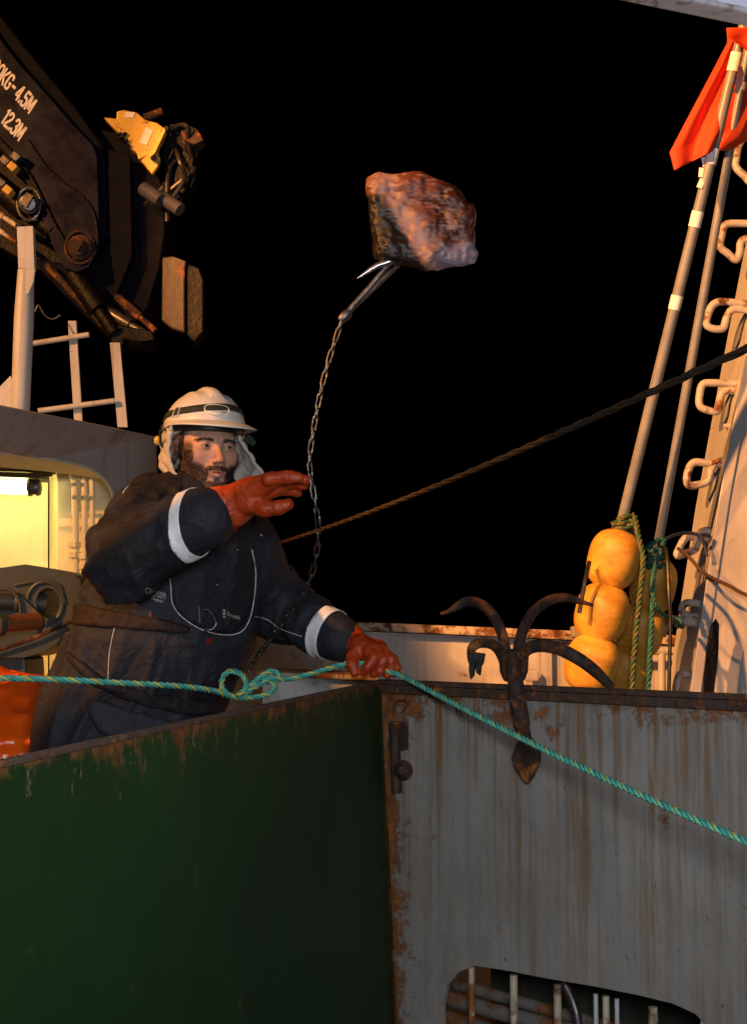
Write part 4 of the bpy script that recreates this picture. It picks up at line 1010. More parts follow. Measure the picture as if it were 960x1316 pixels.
for g in (0, nu):
    p = [Vector(h2w(np.array(V2[j * (nu + 1) + g]))) for j in range(0, nv + 1, 3)]
    mb = MB(); mb.tube(p, [.0052 + .0012 * math.sin(k * 1.9) for k in range(len(p))], 10); mb.obj('liner_hem', M['liner'], lin, smooth=True)
# top band of liner across the forehead under the helmet
pts = []
for i in range(41):
    a = math.radians(-110 + 220 * i / 40); pts.append(hv(math.sin(a) * .087, .008 - math.cos(a) * .103, .058 - .040 * abs(i / 20 - 1) ** 2.2))
mb = MB(); mb.tube(pts, .009, 10, flat=.8); mb.obj('brow_band', M['liner'], lin, smooth=True)

# helmet
m = Mat('helmet_shell'); nn = m.noise(18, 8, .7); sp = m.ramp(m.noise(60, 6, .7), [(.66, 0), (.72, 1)])
m.set(Base_Color=m.mix(m.math('MULTIPLY', sp, .5), m.mix(nn, (.60, .58, .54), (.74, .72, .68)), (.22, .18, .14)), Roughness=.38); m.bump(m.noise(90, 4, .6), .08, .002); M['helmet'] = m.m
hc = (0, .012, .062); hr = (.099, .124, .090)
def shell(name, profile, nu_, closed, mat, thick, parent, mod=None):
    vv = []; ff = []; n2 = len(profile)
    for j, (t) in enumerate(profile):
        for i in range(nu_):
            a = 2 * math.pi * i / nu_; vv.append(mod(a, t))
    for j in range(n2 - 1):
        for i in range(nu_): ff.append((j * nu_ + i, j * nu_ + (i + 1) % nu_, (j + 1) * nu_ + (i + 1) % nu_, (j + 1) * nu_ + i))
    if closed: ff.append(tuple(range(nu_)))
    o = mk(name, h2w(np.array(vv)), ff, mat, parent, smooth=True)
    md = o.modifiers.new('s', 'SOLIDIFY'); md.thickness = thick; md.offset = 0; return o
def dome(a, t, add_=0.0):
    # a: 0 = right(+x), t: 0 top .. 1 rim ; front is -y
    ph = .03 + t * (math.pi / 2 - .03)
    s_, c_ = math.sin(ph), math.cos(ph)
    x, y, z = math.cos(a) * s_, math.sin(a) * s_, c_
    px_, py_, pz = hc[0] + x * (hr[0] + add_), hc[1] + y * (hr[1] + add_), hc[2] + z * (hr[2] + add_) - (t > .97) * .0
    w = math.exp(-(px_ / .017) ** 4); rid = .010 * w * (1 if (py_ > -.075 and t < .9) else 0) * (1 if py_ < .10 else 0)
    pz += rid * c_ ** .3; 
    w2 = math.exp(-((abs(px_) - .045) / .007) ** 2) * (c_ > .25) * (py_ > -.06); pz += .0025 * w2
    if t > .86: k = (t - .86) / .14; q = 1 + .035 * k; px_ = hc[0] + (px_ - hc[0]) * q; py_ = hc[1] + (py_ - hc[1]) * q
    pz -= .012 * max(0, y) * t
    return (px_, py_, pz)
hel = shell('helmet', [i / 44 for i in range(45)], 144, True, M['helmet'], .003, person, dome)
# brim: from the rim outward, long at the front
vv = []; nb = 10; na = 96
for i in range(na + 1):
    a = math.radians(-200 + 220 * i / na)    # sweeps round the front (-90)
    f_ = max(0, math.cos(math.radians(-90) - a)); ln = .008 + .060 * f_ ** 1.6
    bx, by, bz = dome(a, 1.0)
    d = Vector((bx - hc[0], by - hc[1], 0)).normalized()
    for k in range(nb + 1):
        t = k / nb; vv.append((bx + d.x * (ln * t - .003), by + d.y * (ln * t - .003), bz - .004 * t - .018 * f_ ** 2 * t * t + .0 - .010 * (1 - f_) * t))
ff = [(i * (nb + 1) + k, (i + 1) * (nb + 1) + k, (i + 1) * (nb + 1) + k + 1, i * (nb + 1) + k + 1) for i in range(na) for k in range(nb)]
br = mk('brim', h2w(np.array(vv)), ff, M['helmet'], hel, smooth=True); md = br.modifiers.new('s', 'SOLIDIFY'); md.thickness = .0035; md.offset = 0
# dark inner harness band
pts = [hv(math.cos(a) * .098, .012 + math.sin(a) * .122, .047) for a in [2 * math.pi * i / 60 for i in range(61)]]
mb = MB(); mb.tube(pts, .011, 8, flat=.25, nrm=(0, 0, 1)); mb.obj('harness', M['hose'], hel, smooth=True)
# green elastic strap round the shell
M['strap'] = plain('dark_green_strap', (.020, .030, .014), .8, 0, .4, 80, .5, 400, .001)
def strap_z(a):
    f_ = math.cos(a + math.pi / 2)       # 1 at front
    return .099 - .020 * (1 - f_) / 2 * 1.6 - .004 * math.sin(a * 2)
vs_ = []; na = 120
for i in range(na):
    a = 2 * math.pi * i / na; zc = strap_z(a)
    for dz in (-.0085, -.003, .003, .0085):
        zz = zc + dz; c_ = min(.999, max(0, (zz - hc[2]) / hr[2])); s_ = math.sqrt(1 - c_ * c_)
        k = 1.028 if abs(dz) < .005 else 1.018
        if zc + dz < hc[2] + .012: k += .03
        vs_.append((hc[0] + math.cos(a) * hr[0] * s_ * k, hc[1] + math.sin(a) * hr[1] * s_ * k, zz))
ff = [(i * 4 + k, ((i + 1) % na) * 4 + k, ((i + 1) % na) * 4 + k + 1, i * 4 + k + 1) for i in range(na) for k in range(3)]
sp_ = mk('lamp_strap', h2w(np.array(vs_)), ff, M['strap'], hel, smooth=True); md = sp_.modifiers.new('s', 'SOLIDIFY'); md.thickness = .0025; md.offset = 1
def on_dome(a, z, k=1.03):
    c_ = (z - hc[2]) / hr[2]; s_ = math.sqrt(max(0, 1 - c_ * c_)); return Vector((hc[0] + math.cos(a) * hr[0] * s_ * k, hc[1] + math.sin(a) * hr[1] * s_ * k, z))
# oval holder on the front
ov = []; a0 = math.radians(-97)
for i in range(40):
    t = 2 * math.pi * i / 40; q = on_dome(a0 + .33 * math.cos(t), .090 + .0165 * math.sin(t) + .003 * math.cos(2 * t), 1.035); ov.append(hv(*q))
mb = MB(); mb.tube(ov + [ov[0]], .0022, 8); mb.obj('oval_holder', M['helmet'], hel, smooth=True)
ov2 = []
for i in range(33):
    t = -.04 + -math.pi * i / 32 * .97; ov2.append(on_dome(a0 + .315 * math.cos(t), .087 + .0130 * math.sin(t), 1.04))
v = [hv(*p) for p in ov2] + [hv(*on_dome(a0, .085, 1.045))]; ff = [(i, i + 1, 33) for i in range(32)]
o = mk('clear_plate', v, ff, M['helmet'], hel, smooth=True); md = o.modifiers.new('s', 'SOLIDIFY'); md.thickness = .001
# buckle at his right temple, clip and strap ends
a1 = math.radians(-160); zc = strap_z(a1)
q = [on_dome(a1 - .09, zc + .013, 1.05), on_dome(a1 + .09, zc + .013, 1.05), on_dome(a1 + .09, zc - .013, 1.06), on_dome(a1 - .09, zc - .013, 1.06)]
mb = MB(); pq = [hv(*p) for p in q]; mb.tube(pq + [pq[0], pq[1]], .0019, 8); mb.obj('buckle', M['helmet'], hel, smooth=True)
mb = MB(); mb.tube([hv(*p) for p in ((-.106, -.040, .052), (-.109, -.035, .040), (-.104, -.030, .034), (-.108, -.026, .026), (-.104, -.024, .018))], .0024, 8); mb.obj('clip', M['helmet'], hel, smooth=True)
mb = MB(); mb.tube([hv(*p) for p in ((-.113, .02, .055), (-.114, .03, .035), (-.110, .035, .015), (-.108, .03, .0))], .010, 8, flat=.2, nrm=(0, 1, 0)); mb.obj('side_strap', M['strap'], hel, smooth=True)
mb = MB(); mb.lathe(hv(-.108, .050, .018), hv(-.120, .052, .016), [(0, .012), (.5, .013), (1, .009)], 16); mb.obj('rear_clip', M['yellow'], hel, smooth=True)
mb = MB(); mb.box(hv(.108, -.055, .022), (.02, .008, .016), RM @ Matrix.Rotation(.5, 3, 'Y')); mb.box(hv(.104, -.04, .03), (.022, .012, .022), RM @ Matrix.Rotation(.5, 3, 'Y')); mb.obj('side_clip', M['strap'], hel, bev=.003)

# jacket ------------------------------------------------------------
def pn(a): return np.array(P(*a))
nf = np.array([math.sin(math.radians(24)), -math.cos(math.radians(24)), 0])
chest, waist, pelv = pn((247, 702, 3.44)), pn((217, 795, 3.44)), pn((158, 940, 3.44))
SR, ER, WR = pn((186, 676, 3.36)), pn((163, 716, 3.08)), pn((263, 666, 2.98))
SL, EL, WL = pn((318, 722, 3.52)), pn((362, 782, 3.60)), pn((436, 821, 3.46))
neck = pn((250, 652, 3.48)); n6 = .0065
X, Y, Z, lo, h = grid((-.98, 2.82, .52), (.03, 3.95, 1.56), n6)
def jacket_field(X, Y, Z):
    T = cone(X, Y, Z, chest, waist, .205, .222, nf, 1.45)
    T = smin(T, cone(X, Y, Z, waist, pelv, .222, .222, nf, 1.45), .05)
    T = smin(T, cone(X, Y, Z, pelv, pn((138, 1010, 3.46)), .222, .215, nf, 1.45), .05)
    T = smin(T, cone(X, Y, Z, SR, SL, .085, .085), .07)
    T = smin(T, cone(X, Y, Z, chest + [0, 0, .03], neck, .13, .072), .05)
    a = smin(cone(X, Y, Z, SR, ER, .088, .088), cone(X, Y, Z, ER, WR, .088, .069), .03)
    a = smin(a, cone(X, Y, Z, SR + [-.01, .02, -.03], ER + [-.005, .04, -.034], .075, .070), .05)
    T = smin(T, a, .025)
    b = smin(cone(X, Y, Z, SL, EL, .088, .078), cone(X, Y, Z, EL, WL, .078, .060), .03)
    T = smin(T, b, .045)
    # hood lump behind the neck
    hd = ell(X, Y, Z, pn((194, 626, 3.60)), (.058, .07, .040)); hd = smin(hd, ell(X, Y, Z, pn((176, 640, 3.50)), (.045, .05, .028)), .03)
    T = smin(T, hd, .012)
    # collar ring
    return T
def torso_field(X, Y, Z):
    T = cone(X, Y, Z, chest, waist, .205, .222, nf, 1.45)
    T = smin(T, cone(X, Y, Z, waist, pelv, .222, .222, nf, 1.45), .05)
    T = smin(T, cone(X, Y, Z, SR, SL, .085, .085), .07)
    return smin(T, cone(X, Y, Z, chest + [0, 0, .03], neck, .13, .072), .05)
JF = jacket_field(X, Y, Z)
# folds: ridged waves along the limbs
pts_ = None
V, Fc = nets(JF, lo, h); V = relax(V, Fc, 1, .5); N_ = normals(V, Fc)
def along(V, a, b):
    e = b - a; L = np.linalg.norm(e); e = e / L; t = (V - a) @ e; d = np.linalg.norm((V - a) - t[:, None] * e, axis=1); return t / L, d
def ridged(p, s):
    r = 1 - np.abs(vn(p, s)) * 2
    return np.where(r > 0, r ** 1.5, r * .8)
disp = np.zeros(len(V))
sp3 = (pelv - waist); sp3 /= np.linalg.norm(sp3); side_ = np.cross(sp3, nf)
q = np.stack([(V @ side_) * 15, (V @ nf) * 11, (V @ sp3) * 2.4], 1); q[:, 0] += .7 * vn(V * 5, 9)
tw, dw = along(V, waist, pelv)
low = sstep(tw, -.05, .25)
disp += low * (.013 * ridged(q, 1) + .004 * ridged(q * [2.2, 2, 1.3], 2))
tr, dr_ = along(V, ER, WR); tu, du = along(V, SR, ER)
arm_r = ((dr_ < .13) & (tr > -.4) & (tr < 1.2) | (du < .14) & (tu < 1.3) & (tu > 0)).astype(float)
qa = np.stack([V[:, 0] * 9 + V[:, 2] * 7, V[:, 1] * 9, V[:, 2] * 12 - V[:, 0] * 9], 1)
disp += arm_r * (.012 * ridged(qa, 3) + .0035 * ridged(qa * 2.1, 4))
tl, dl = along(V, EL, WL); arm_l = ((dl < .12) & (tl > -.8) & (tl < 1.2)).astype(float)
ql = np.stack([tl * 5.5, V[:, 1] * 7, V[:, 2] * 7 + tl], 1)
disp += arm_l * (.010 * ridged(ql, 5) + .003 * ridged(ql * 2.2, 6))
rest = (1 - arm_r) * (1 - arm_l) * (1 - low)
disp += rest * (.008 * ridged(V * [11, 11, 8], 7) + .0025 * ridged(V * [24, 24, 17], 8))
disp += .0012 * vn(V * 55, 10)
cuff = np.maximum((dr_ < .12) * sstep(tr, .72, .82), (dl < .11) * sstep(tl, .74, .84)); disp *= (1 - .75 * cuff)
bu, bv0 = pix(V[:, 0], V[:, 1], V[:, 2]); disp *= 1 - .9 * sstep(-polydist(bu, bv0, [(90, 770), (165, 782), (246, 800), (246, 820), (165, 814), (90, 810)]), -8, 0)
Vj = V + N_ * disp[:, None]
# cut the sleeve ends flat
navy = np.array([.0165, .0175, .025]); tint = np.repeat(navy[None], len(V), 0) * (1 + .12 * vn(V * 25, 11)[:, None])
pu, pv = pix(V[:, 0], V[:, 1], V[:, 2]); front = (N_[:, 1] < .3)
def patch_mask(poly, soft=1.5): return sstep(-polydist(pu, pv, poly), -soft, soft) * front
el1 = patch_mask([(128, 672), (137, 664), (152, 667), (160, 690), (162, 720), (150, 735), (132, 722), (124, 700)]) ; el2 = patch_mask([(152, 668), (168, 660), (186, 662), (196, 690), (198, 712), (190, 726), (166, 736), (156, 712)])
for mkx in (el1, el2): tint = tint * (1 - mkx[:, None]) + np.array([.017, .014, .014]) * mkx[:, None]
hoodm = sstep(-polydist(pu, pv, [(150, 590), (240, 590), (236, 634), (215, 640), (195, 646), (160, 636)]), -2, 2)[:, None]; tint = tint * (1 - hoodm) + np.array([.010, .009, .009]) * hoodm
mt = Mat('navy_jacket_cloth_fine'); mt.set(Base_Color=mt.attrc('tint'), Roughness=.7); mt.b.inputs['Specular IOR Level'].default_value = .35
rd = mt.math('ABSOLUTE', mt.math('SUBTRACT', mt.noise(11, 4, .55, dist=.9), .5)); rd2 = mt.math('ABSOLUTE', mt.math('SUBTRACT', mt.noise(30, 3, .5, dist=.7), .5))
mt.bump(mt.math('ADD', mt.math('ADD', mt.math('MULTIPLY', rd, -7.0), mt.math('MULTIPLY', rd2, -2.0)), mt.math('MULTIPLY', mt.noise(700, 3, .6), .25)), .45, .005); M['jacket'] = mt.m
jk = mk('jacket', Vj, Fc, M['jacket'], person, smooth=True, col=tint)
JB = bvh_of(Vj, Fc)
def onj(px, py, off=.003):
    d = (P(px, py, 1.0) - CAM).normalized(); r = JB.ray_cast(CAM, d)
    if r[0] is None: return None
    return r[0] - d * off
def piping(pts, r, mat, name='piping', parent=None, off=.002, surf=None):
    global JB
    keep = JB; JB = surf or JB
    p = smooth_path([Vector((a, b, 0)) for a, b in pts], 8); q = [onj(a.x, a.y, off) for a in p]; q = [a for a in q if a is not None]; JB = keep
    # drop jumps
    runs = [[q[0]]]
    for a in q[1:]:
        if (a - runs[-1][-1]).length < .05: runs[-1].append(a)
        else: runs.append([a])
    mb = MB()
    for run in runs:
        if len(run) > 4: mb.tube(run, r, 6); return mb.obj(name, mat, parent or jk, smooth=True)
def overlay(name, poly, thick, mat, col, extra=None, hh=.005, edge=3.0, lo_=None, hi_=None, parent=None, k=.012, fld=None):
    """cloth lying on the jacket, outline given in the photograph"""
    us = [a for a, b in poly]; vsx = [b for a, b in poly]
    c = [P(a, b, yy) for a in (min(us) - 8, max(us) + 8) for b in (min(vsx) - 8, max(vsx) + 8) for yy in (2.9, 3.75)]
    lo2 = lo_ or (min(p.x for p in c), 2.9, min(p.z for p in c)); hi2 = hi_ or (max(p.x for p in c), 3.7, max(p.z for p in c))
    X2, Y2, Z2, l2, h2 = grid(lo2, hi2, hh)
    f = (fld or jacket_field)(X2, Y2, Z2); u2, v2 = pix(X2, Y2, Z2); pd = polydist(u2, v2, poly) / 500.0
    f = smax(f - thick, pd, k)
    if extra is not None: f = np.maximum(f, extra(X2, Y2, Z2))
    v_, f_ = nets(f, l2, h2); v_ = relax(v_, f_, 1, .5); n_ = normals(v_, f_)
    v_ = v_ + n_ * (.0035 * ridged(v_ * [13, 13, 9], 21) + .0015 * ridged(v_ * 26, 22))[:, None]
    t_ = np.repeat(np.array(col)[None], len(v_), 0) * (1 + .15 * vn(v_ * 30, 12)[:, None])
    return mk(name, v_, f_, mat, parent or person, smooth=True, col=t_), v_, f_
frontside = lambda X2, Y2, Z2: (Y2 - 3.42) - .25 * (X2 + .48)
vest, vv_, vf_ = overlay('life_vest', [(190, 640), (232, 668), (300, 668), (330, 700), (327, 735), (325, 775), (316, 800), (300, 813), (268, 813), (240, 797), (224, 780), (219, 745), (212, 715), (175, 700)], .026, M['jacket'], (.010, .011, .015), frontside, fld=torso_field)
VB = bvh_of(vv_, vf_)
_old = JB
class Both:
    def ray_cast(s, o, d):
        a = _old.ray_cast(o, d); b = VB.ray_cast(o, d)
        if a[0] is None: return b
        if b[0] is None: return a
        return a if (a[0] - o).length < (b[0] - o).length else b
JB = Both()
M['piping'] = plain('reflective_piping', (.75, .75, .73), .5, 0, .4, 120, .1)
piping([(218, 733), (220, 755), (223, 778), (238, 796), (262, 810), (290, 816), (310, 812), (321, 796), (327, 768), (329, 735), (324, 706)], .0012, M['piping'], parent=vest, off=.004)
piping([(151, 786), (149, 800), (141, 840), (139, 885)], .0009, M['piping'])
piping([(328, 792), (345, 797), (360, 808), (388, 818)], .0008, M['piping'])
piping([(256, 779), (257, 800)], .0016, plain('dull_webbing', (.16, .15, .15), .7), 'webbing', vest)
belt, bv_, bf_ = overlay('waist_belt', [(96, 776), (125, 782), (165, 788), (215, 798), (244, 806), (243, 814), (215, 812), (165, 808), (125, 805), (96, 803)], .008, M['jacket'], (.022, .011, .006), frontside, parent=person, k=.004)
strapb, _, _ = overlay('thigh_strap', [(84, 838), (100, 846), (128, 868), (160, 882), (200, 893), (245, 900), (292, 905), (292, 918), (240, 918), (190, 908), (150, 894), (118, 880), (96, 858)], .020, M['jacket'], (.012, .012, .015), frontside)
pocket, _, _ = overlay('pocket_flap', [(112, 900), (125, 899), (170, 915), (230, 930), (235, 950), (170, 965), (130, 940), (114, 918)], .022, M['jacket'], (.022, .024, .034), frontside)
# D-ring
mb = MB(); pr = [(262, 784), (268, 784), (274, 792), (278, 801), (274, 808), (266, 810), (263, 808)]; q = [onj(a, b, .022) for a, b in pr]
mb.tube(smooth_path(q, 4), .0024, 8); mb.obj('pull_ring', M['steel'], vest, smooth=True)
for (a, b, r) in ((336, 688, .004), (280, 752, .003), (306, 707, .0025)):
    p = onj(a, b, .0)
    if p is None: continue
    mb = MB(); mb.lathe(p + Vector((0, .004, 0)), p - Vector((0, .006, 0)), [(0, r), (.6, r * 1.1), (1, r * .6)], 12); mb.obj('snap_button', M['dullsteel'], jk, smooth=True)
# lettering laid on cloth
def text_mesh(s_, extrude=0.0):
    c = bpy.data.curves.new('t', 'FONT'); c.body = s_; c.resolution_u = 3; c.offset = .012
    o = bpy.data.objects.new('t', c); COL.objects.link(o); dg = bpy.context.evaluated_depsgraph_get(); dg.update()
    me = bpy.data.meshes.new_from_object(o.evaluated_get(dg)); v = [tuple(q.co) for q in me.vertices]; f = [tuple(p.vertices) for p in me.polygons]
    bpy.data.objects.remove(o); bpy.data.curves.remove(c); bpy.data.meshes.remove(me); return v, f
def jtext(s_, org, adv, up, mat, name, parent, off=.004):
    v, f = text_mesh(s_); out = []
    for p in v:
        q = onj(org[0] + adv[0] * p[0] + up[0] * p[1], org[1] + adv[1] * p[0] + up[1] * p[1], off)
        if q is None: return
        out.append(q)
    return mk(name, out, f, mat, parent)
M['print'] = plain('faded_print', (.38, .38, .36), .7, 0, .4, 90, 0); M['print_dim'] = plain('dim_print', (.05, .05, .055), .7, 0, .4, 90, 0)
M['print_red'] = plain('red_print', (.20, .008, .010), .6, 0, .2, 60, 0)
jtext('CROSSFI', (186.5, 762), (7.0, 2.3), (1.5, -11.0), M['print'], 'lettering', jk, .008)
jtext('Super', (195, 770), (6.6, 2.3), (1.6, -6), M['print'], 'lettering', jk, .008)
jtext('Freesafe', (292, 791), (5.0, 1.6), (.5, -7), M['print'], 'lettering', vest, .003)
jtext('CROSSFLOW', (158, 887), (7.2, 1.6), (1, -9), M['print_dim'], 'lettering', jk)
jtext('CROSS', (232, 905), (7.4, 1.2), (1, -9), M['print_dim'], 'lettering', jk)
def jquad(q, mat, name, parent, off=.004):
    p = [onj(a, b, off) for a, b in q]
    if all(x is not None for x in p): return mk(name, p, [tuple(range(len(p)))], mat, parent)
jquad([(190, 746), (202, 751), (201, 754.5), (189, 750)], M['print_red'], 'red_tab', jk)
for k in range(3): jquad([(287, 783 + k * 4), (290, 783.5 + k * 4), (289.6, 786 + k * 4), (286.6, 785.5 + k * 4)], M['print'], 'logo_square', vest)
jquad([(291, 792.5), (309, 797.5), (309, 798.6), (291, 793.6)], M['print_dim'], 'logo_underline', vest)
jquad([(192, 784), (194, 785), (195, 798), (193, 798)], M['print_red'], 'red_tab', jk)
jquad([(265, 820), (273, 820), (273, 828), (265, 828)], M['print_red'], 'red_tab', jk)
# hood piping and red inner collar
piping([(158, 634), (163, 627), (172, 621), (184, 630), (196, 640)], .0012, M['piping'])
M['redcloth'] = plain('red_orange_lining', (.60, .06, .02), .75, 0, .2, 60, .3)
def ringw(c, rx, ry, tilt, a0, a1, r, mat, name, flat=1.0, n=30):
    pts = []
    for i in range(n + 1):
        a = math.radians(a0 + (a1 - a0) * i / n); pts.append(c + Vector((math.cos(a) * rx, math.sin(a) * ry, tilt[0] * math.cos(a) + tilt[1] * math.sin(a))))
    mb = MB(); mb.tube(pts, r, 12, flat=flat, nrm=(0, 0, 1)); return mb.obj(name, mat, jk, smooth=True)
nc = Vector(neck) + Vector((.015, -.01, 0))
cm = plain('collar_cloth', (.028, .024, .030), .75, 0, .3, 60, .5)
ringw(nc + Vector((0, 0, -.008)), .094, .092, (.0, .035), 120, 420, .024, cm, 'collar', .5)
ringw(nc + Vector((0, 0, .013)), .088, .086, (.0, .035), 130, 330, .006, M['redcloth'], 'collar_lining', 1.0)
ringw(nc + Vector((.0, 0, .012)), .096, .094, (.0, .035), 130, 380, .012, plain('brown_collar_edge', (.075, .035, .018), .8), 'collar_edge', .4)

# reflective sleeve bands: cut from the sleeve surface between two planes
def band(a, b, t0, t1, rmax, off, mat, name, tiltv=(0, 0, 0)):
    a, b = Vector(a), Vector(b); e = (b - a); L = e.length; e.normalize(); tn = (e + Vector(tiltv)).normalized()
    sel = []
    for i, f in enumerate(Fc):
        p = Vv[f[0]]; r = np.array(p) - np.array(a); t = r.dot(np.array(e)) / L
        if t0 - .35 < t < t1 + .35 and np.linalg.norm(r - np.array(e) * t * L) < rmax: sel.append(f)
    used = {}; v = []; ff = []
    for f in sel:
        q = []
        for i in f:
            if i not in used: used[i] = len(v); v.append(Vv[i] + Nn[i] * off)
            q.append(used[i])
        ff.append(tuple(q))
    bm = bmesh.new(); vs = [bm.verts.new(p) for p in v]
    for q in ff:
        try: bm.faces.new([vs[i] for i in q])
        except ValueError: pass
    for t, sgn in ((t0, 1), (t1, -1)):
        bmesh.ops.bisect_plane(bm, geom=bm.verts[:] + bm.edges[:] + bm.faces[:], plane_co=a + e * (L * t), plane_no=tn * sgn, clear_inner=True)
    bm.verts.index_update(); v = [tuple(q.co) for q in bm.verts]; ff = [tuple(q.index for q in p.verts) for p in bm.faces]; bm.free()
    o = mk(name, v, ff, mat, jk, smooth=True); md = o.modifiers.new('s', 'SOLIDIFY'); md.thickness = .002; md.offset = 0
    return o
Vv = Vj; Nn = N_
m = Mat('retro_tape'); nn = m.noise(30, 8, .7); m.set(Base_Color=m.mix(m.ramp(nn, [(.3, 0), (.7, 1)]), (.72, .74, .78), (.97, .97, .97)), Roughness=.4)
m.bump(m.noise(70, 4, .6), .5, .003); M['retro'] = m.m
band(ER, WR, .79, .91, .125, .003, M['retro'], 'reflective_band', (.1, 0, -.28))
band(EL, WL, .72, .89, .105, .003, M['retro'], 'reflective_band', (.2, 0, .0))

# trousers and boots
X, Y, Z, lo, h = grid((-1.0, 3.15, .0), (-.05, 3.95, .78), .011)
K = [Vector((-.74, 3.50, .72)), Vector((-.50, 3.62, .72))]
T = cone(X, Y, Z, pn((142, 1000, 3.46)), pn((150, 1010, 3.56)), .18, .17)
for hp, kn, an in ((np.array((-.72, 3.42, .66)), np.array((-.66, 3.36, .42)), np.array((-.72, 3.46, .10))), (np.array((-.50, 3.55, .66)), np.array((-.40, 3.50, .42)), np.array((-.42, 3.60, .10)))):
    T = smin(T, smin(cone(X, Y, Z, hp, kn, .115, .09), cone(X, Y, Z, kn, an, .09, .075), .03), .04)
V, Fc2 = nets(T, lo, h); Nq = normals(V, Fc2); V = V + Nq * (.006 * ridged(V * [9, 9, 14], 31))[:, None]
mk('trousers', V, Fc2, M['jacket'], person, smooth=True, col=np.repeat(navy[None], len(V), 0))
for (x, y) in ((-.72, 3.46), (-.42, 3.60)):
    X, Y, Z, lo, h = grid((x - .12, y - .26, -.01), (x + .12, y + .14, .26), .008)
    T = smin(cone(X, Y, Z, (x, y, .24), (x, y, .07), .068, .055), cone(X, Y, Z, (x, y + .02, .05), (x + .03, y - .17, .045), .052, .044), .03); T = np.maximum(T, -Z)
    V, Fq = nets(T, lo, h); mk('boot', V, Fq, plain('black_rubber_boot', (.015, .015, .015), .4), person, smooth=True, col=None)

# gloves --------------------------------------------------------------
m = Mat('orange_rubber_glove'); nn = m.noise(22, 7, .65)
m.set(Base_Color=m.mix(m.ramp(nn, [(.3, 0), (.7, 1)]), (.30, .026, .004), (.50, .062, .009)), Roughness=m.maprange(nn, .3, .7, .28, .5)); m.bump(m.math('ADD', m.noise(60, 5, .6, dist=.8), m.math('MULTIPLY', m.noise(500, 2, .5), .25)), .5, .006); M['glove'] = m.m
def glove(segs, pad, h, name, folds=None, k=.006, cuffk=.02):
    pts = np.array([s_[0] for s_ in segs] + [s_[1] for s_ in segs]); lo_ = pts.min(0) - pad; hi_ = pts.max(0) + pad
    X, Y, Z, lo, hh = grid(lo_, hi_, h); F = None
    for s_ in segs:
        f = cone(X, Y, Z, s_[0], s_[1], s_[2], s_[3]); kk = s_[4] if len(s_) > 4 else k
        F = f if F is None else smin(F, f, kk)
    V, Fq = nets(F, lo, hh); V = relax(V, Fq, 1, .5); N2 = normals(V, Fq)
    if folds is not None: V = V + N2 * folds(V)[:, None]
    return mk(name, V, Fq, M['glove'], person, smooth=True), V, Fq
g = lambda x, y, Yq: pn((x, y, Yq))
YH = 2.97
segs = [
 (g(276, 655, 3.00), g(300, 650, 2.99), .050, .042, .02),        # cuff
 (g(288, 668, 3.00), g(300, 660, 2.98), .030, .028, .02),
 (g(300, 648, 2.99), g(322, 634, YH), .042, .036, .02),        # wrist to palm
 (g(318, 640, 2.99), g(352, 626, 3.03), .030, .022, .02),
 (g(318, 632, 2.95), g(350, 617, 2.91), .028, .020, .02),
 (g(330, 632, YH), g(356, 624, YH), .030, .024, .015),
 # index (nearest camera, top), middle, ring, little (behind, lower)
 (g(346, 616, 2.89), g(368, 613, 2.885), .0150, .0140, .008), (g(368, 613, 2.885), g(384, 614, 2.89), .0140, .0120),
 (g(350, 619, 2.93), g(374, 613, 2.93), .0150, .0140, .008), (g(374, 613, 2.93), g(392, 617, 2.935), .0140, .0118),
 (g(350, 623, 2.97), g(374, 620, 2.975), .0145, .0135, .008), (g(374, 620, 2.975), g(390, 623, 2.98), .0135, .0115),
 (g(350, 628, 3.01), g(368, 630, 3.02), .0140, .0125, .008), (g(368, 630, 3.02), g(382, 633, 3.03), .0125, .0105),
 # thumb leaves the side of the palm
 (g(322, 648, 2.95), g(340, 654, 2.93), .0220, .0180, .014), (g(340, 654, 2.93), g(358, 652, 2.92), .0175, .0155, .008), (g(358, 652, 2.92), g(370, 648, 2.92), .0155, .0125)]
def fold_r(V):
    t = (V - g(276, 655, 3.0)) @ np.array([.9, 0, .35]); return .0055 * ridged(V * [40, 25, 18], 41) * sstep(-t, -.075, -.03) + .0016 * ridged(V * [45, 45, 30], 42)
glove(segs, .065, .0026, 'glove', fold_r)
Yh = 3.43
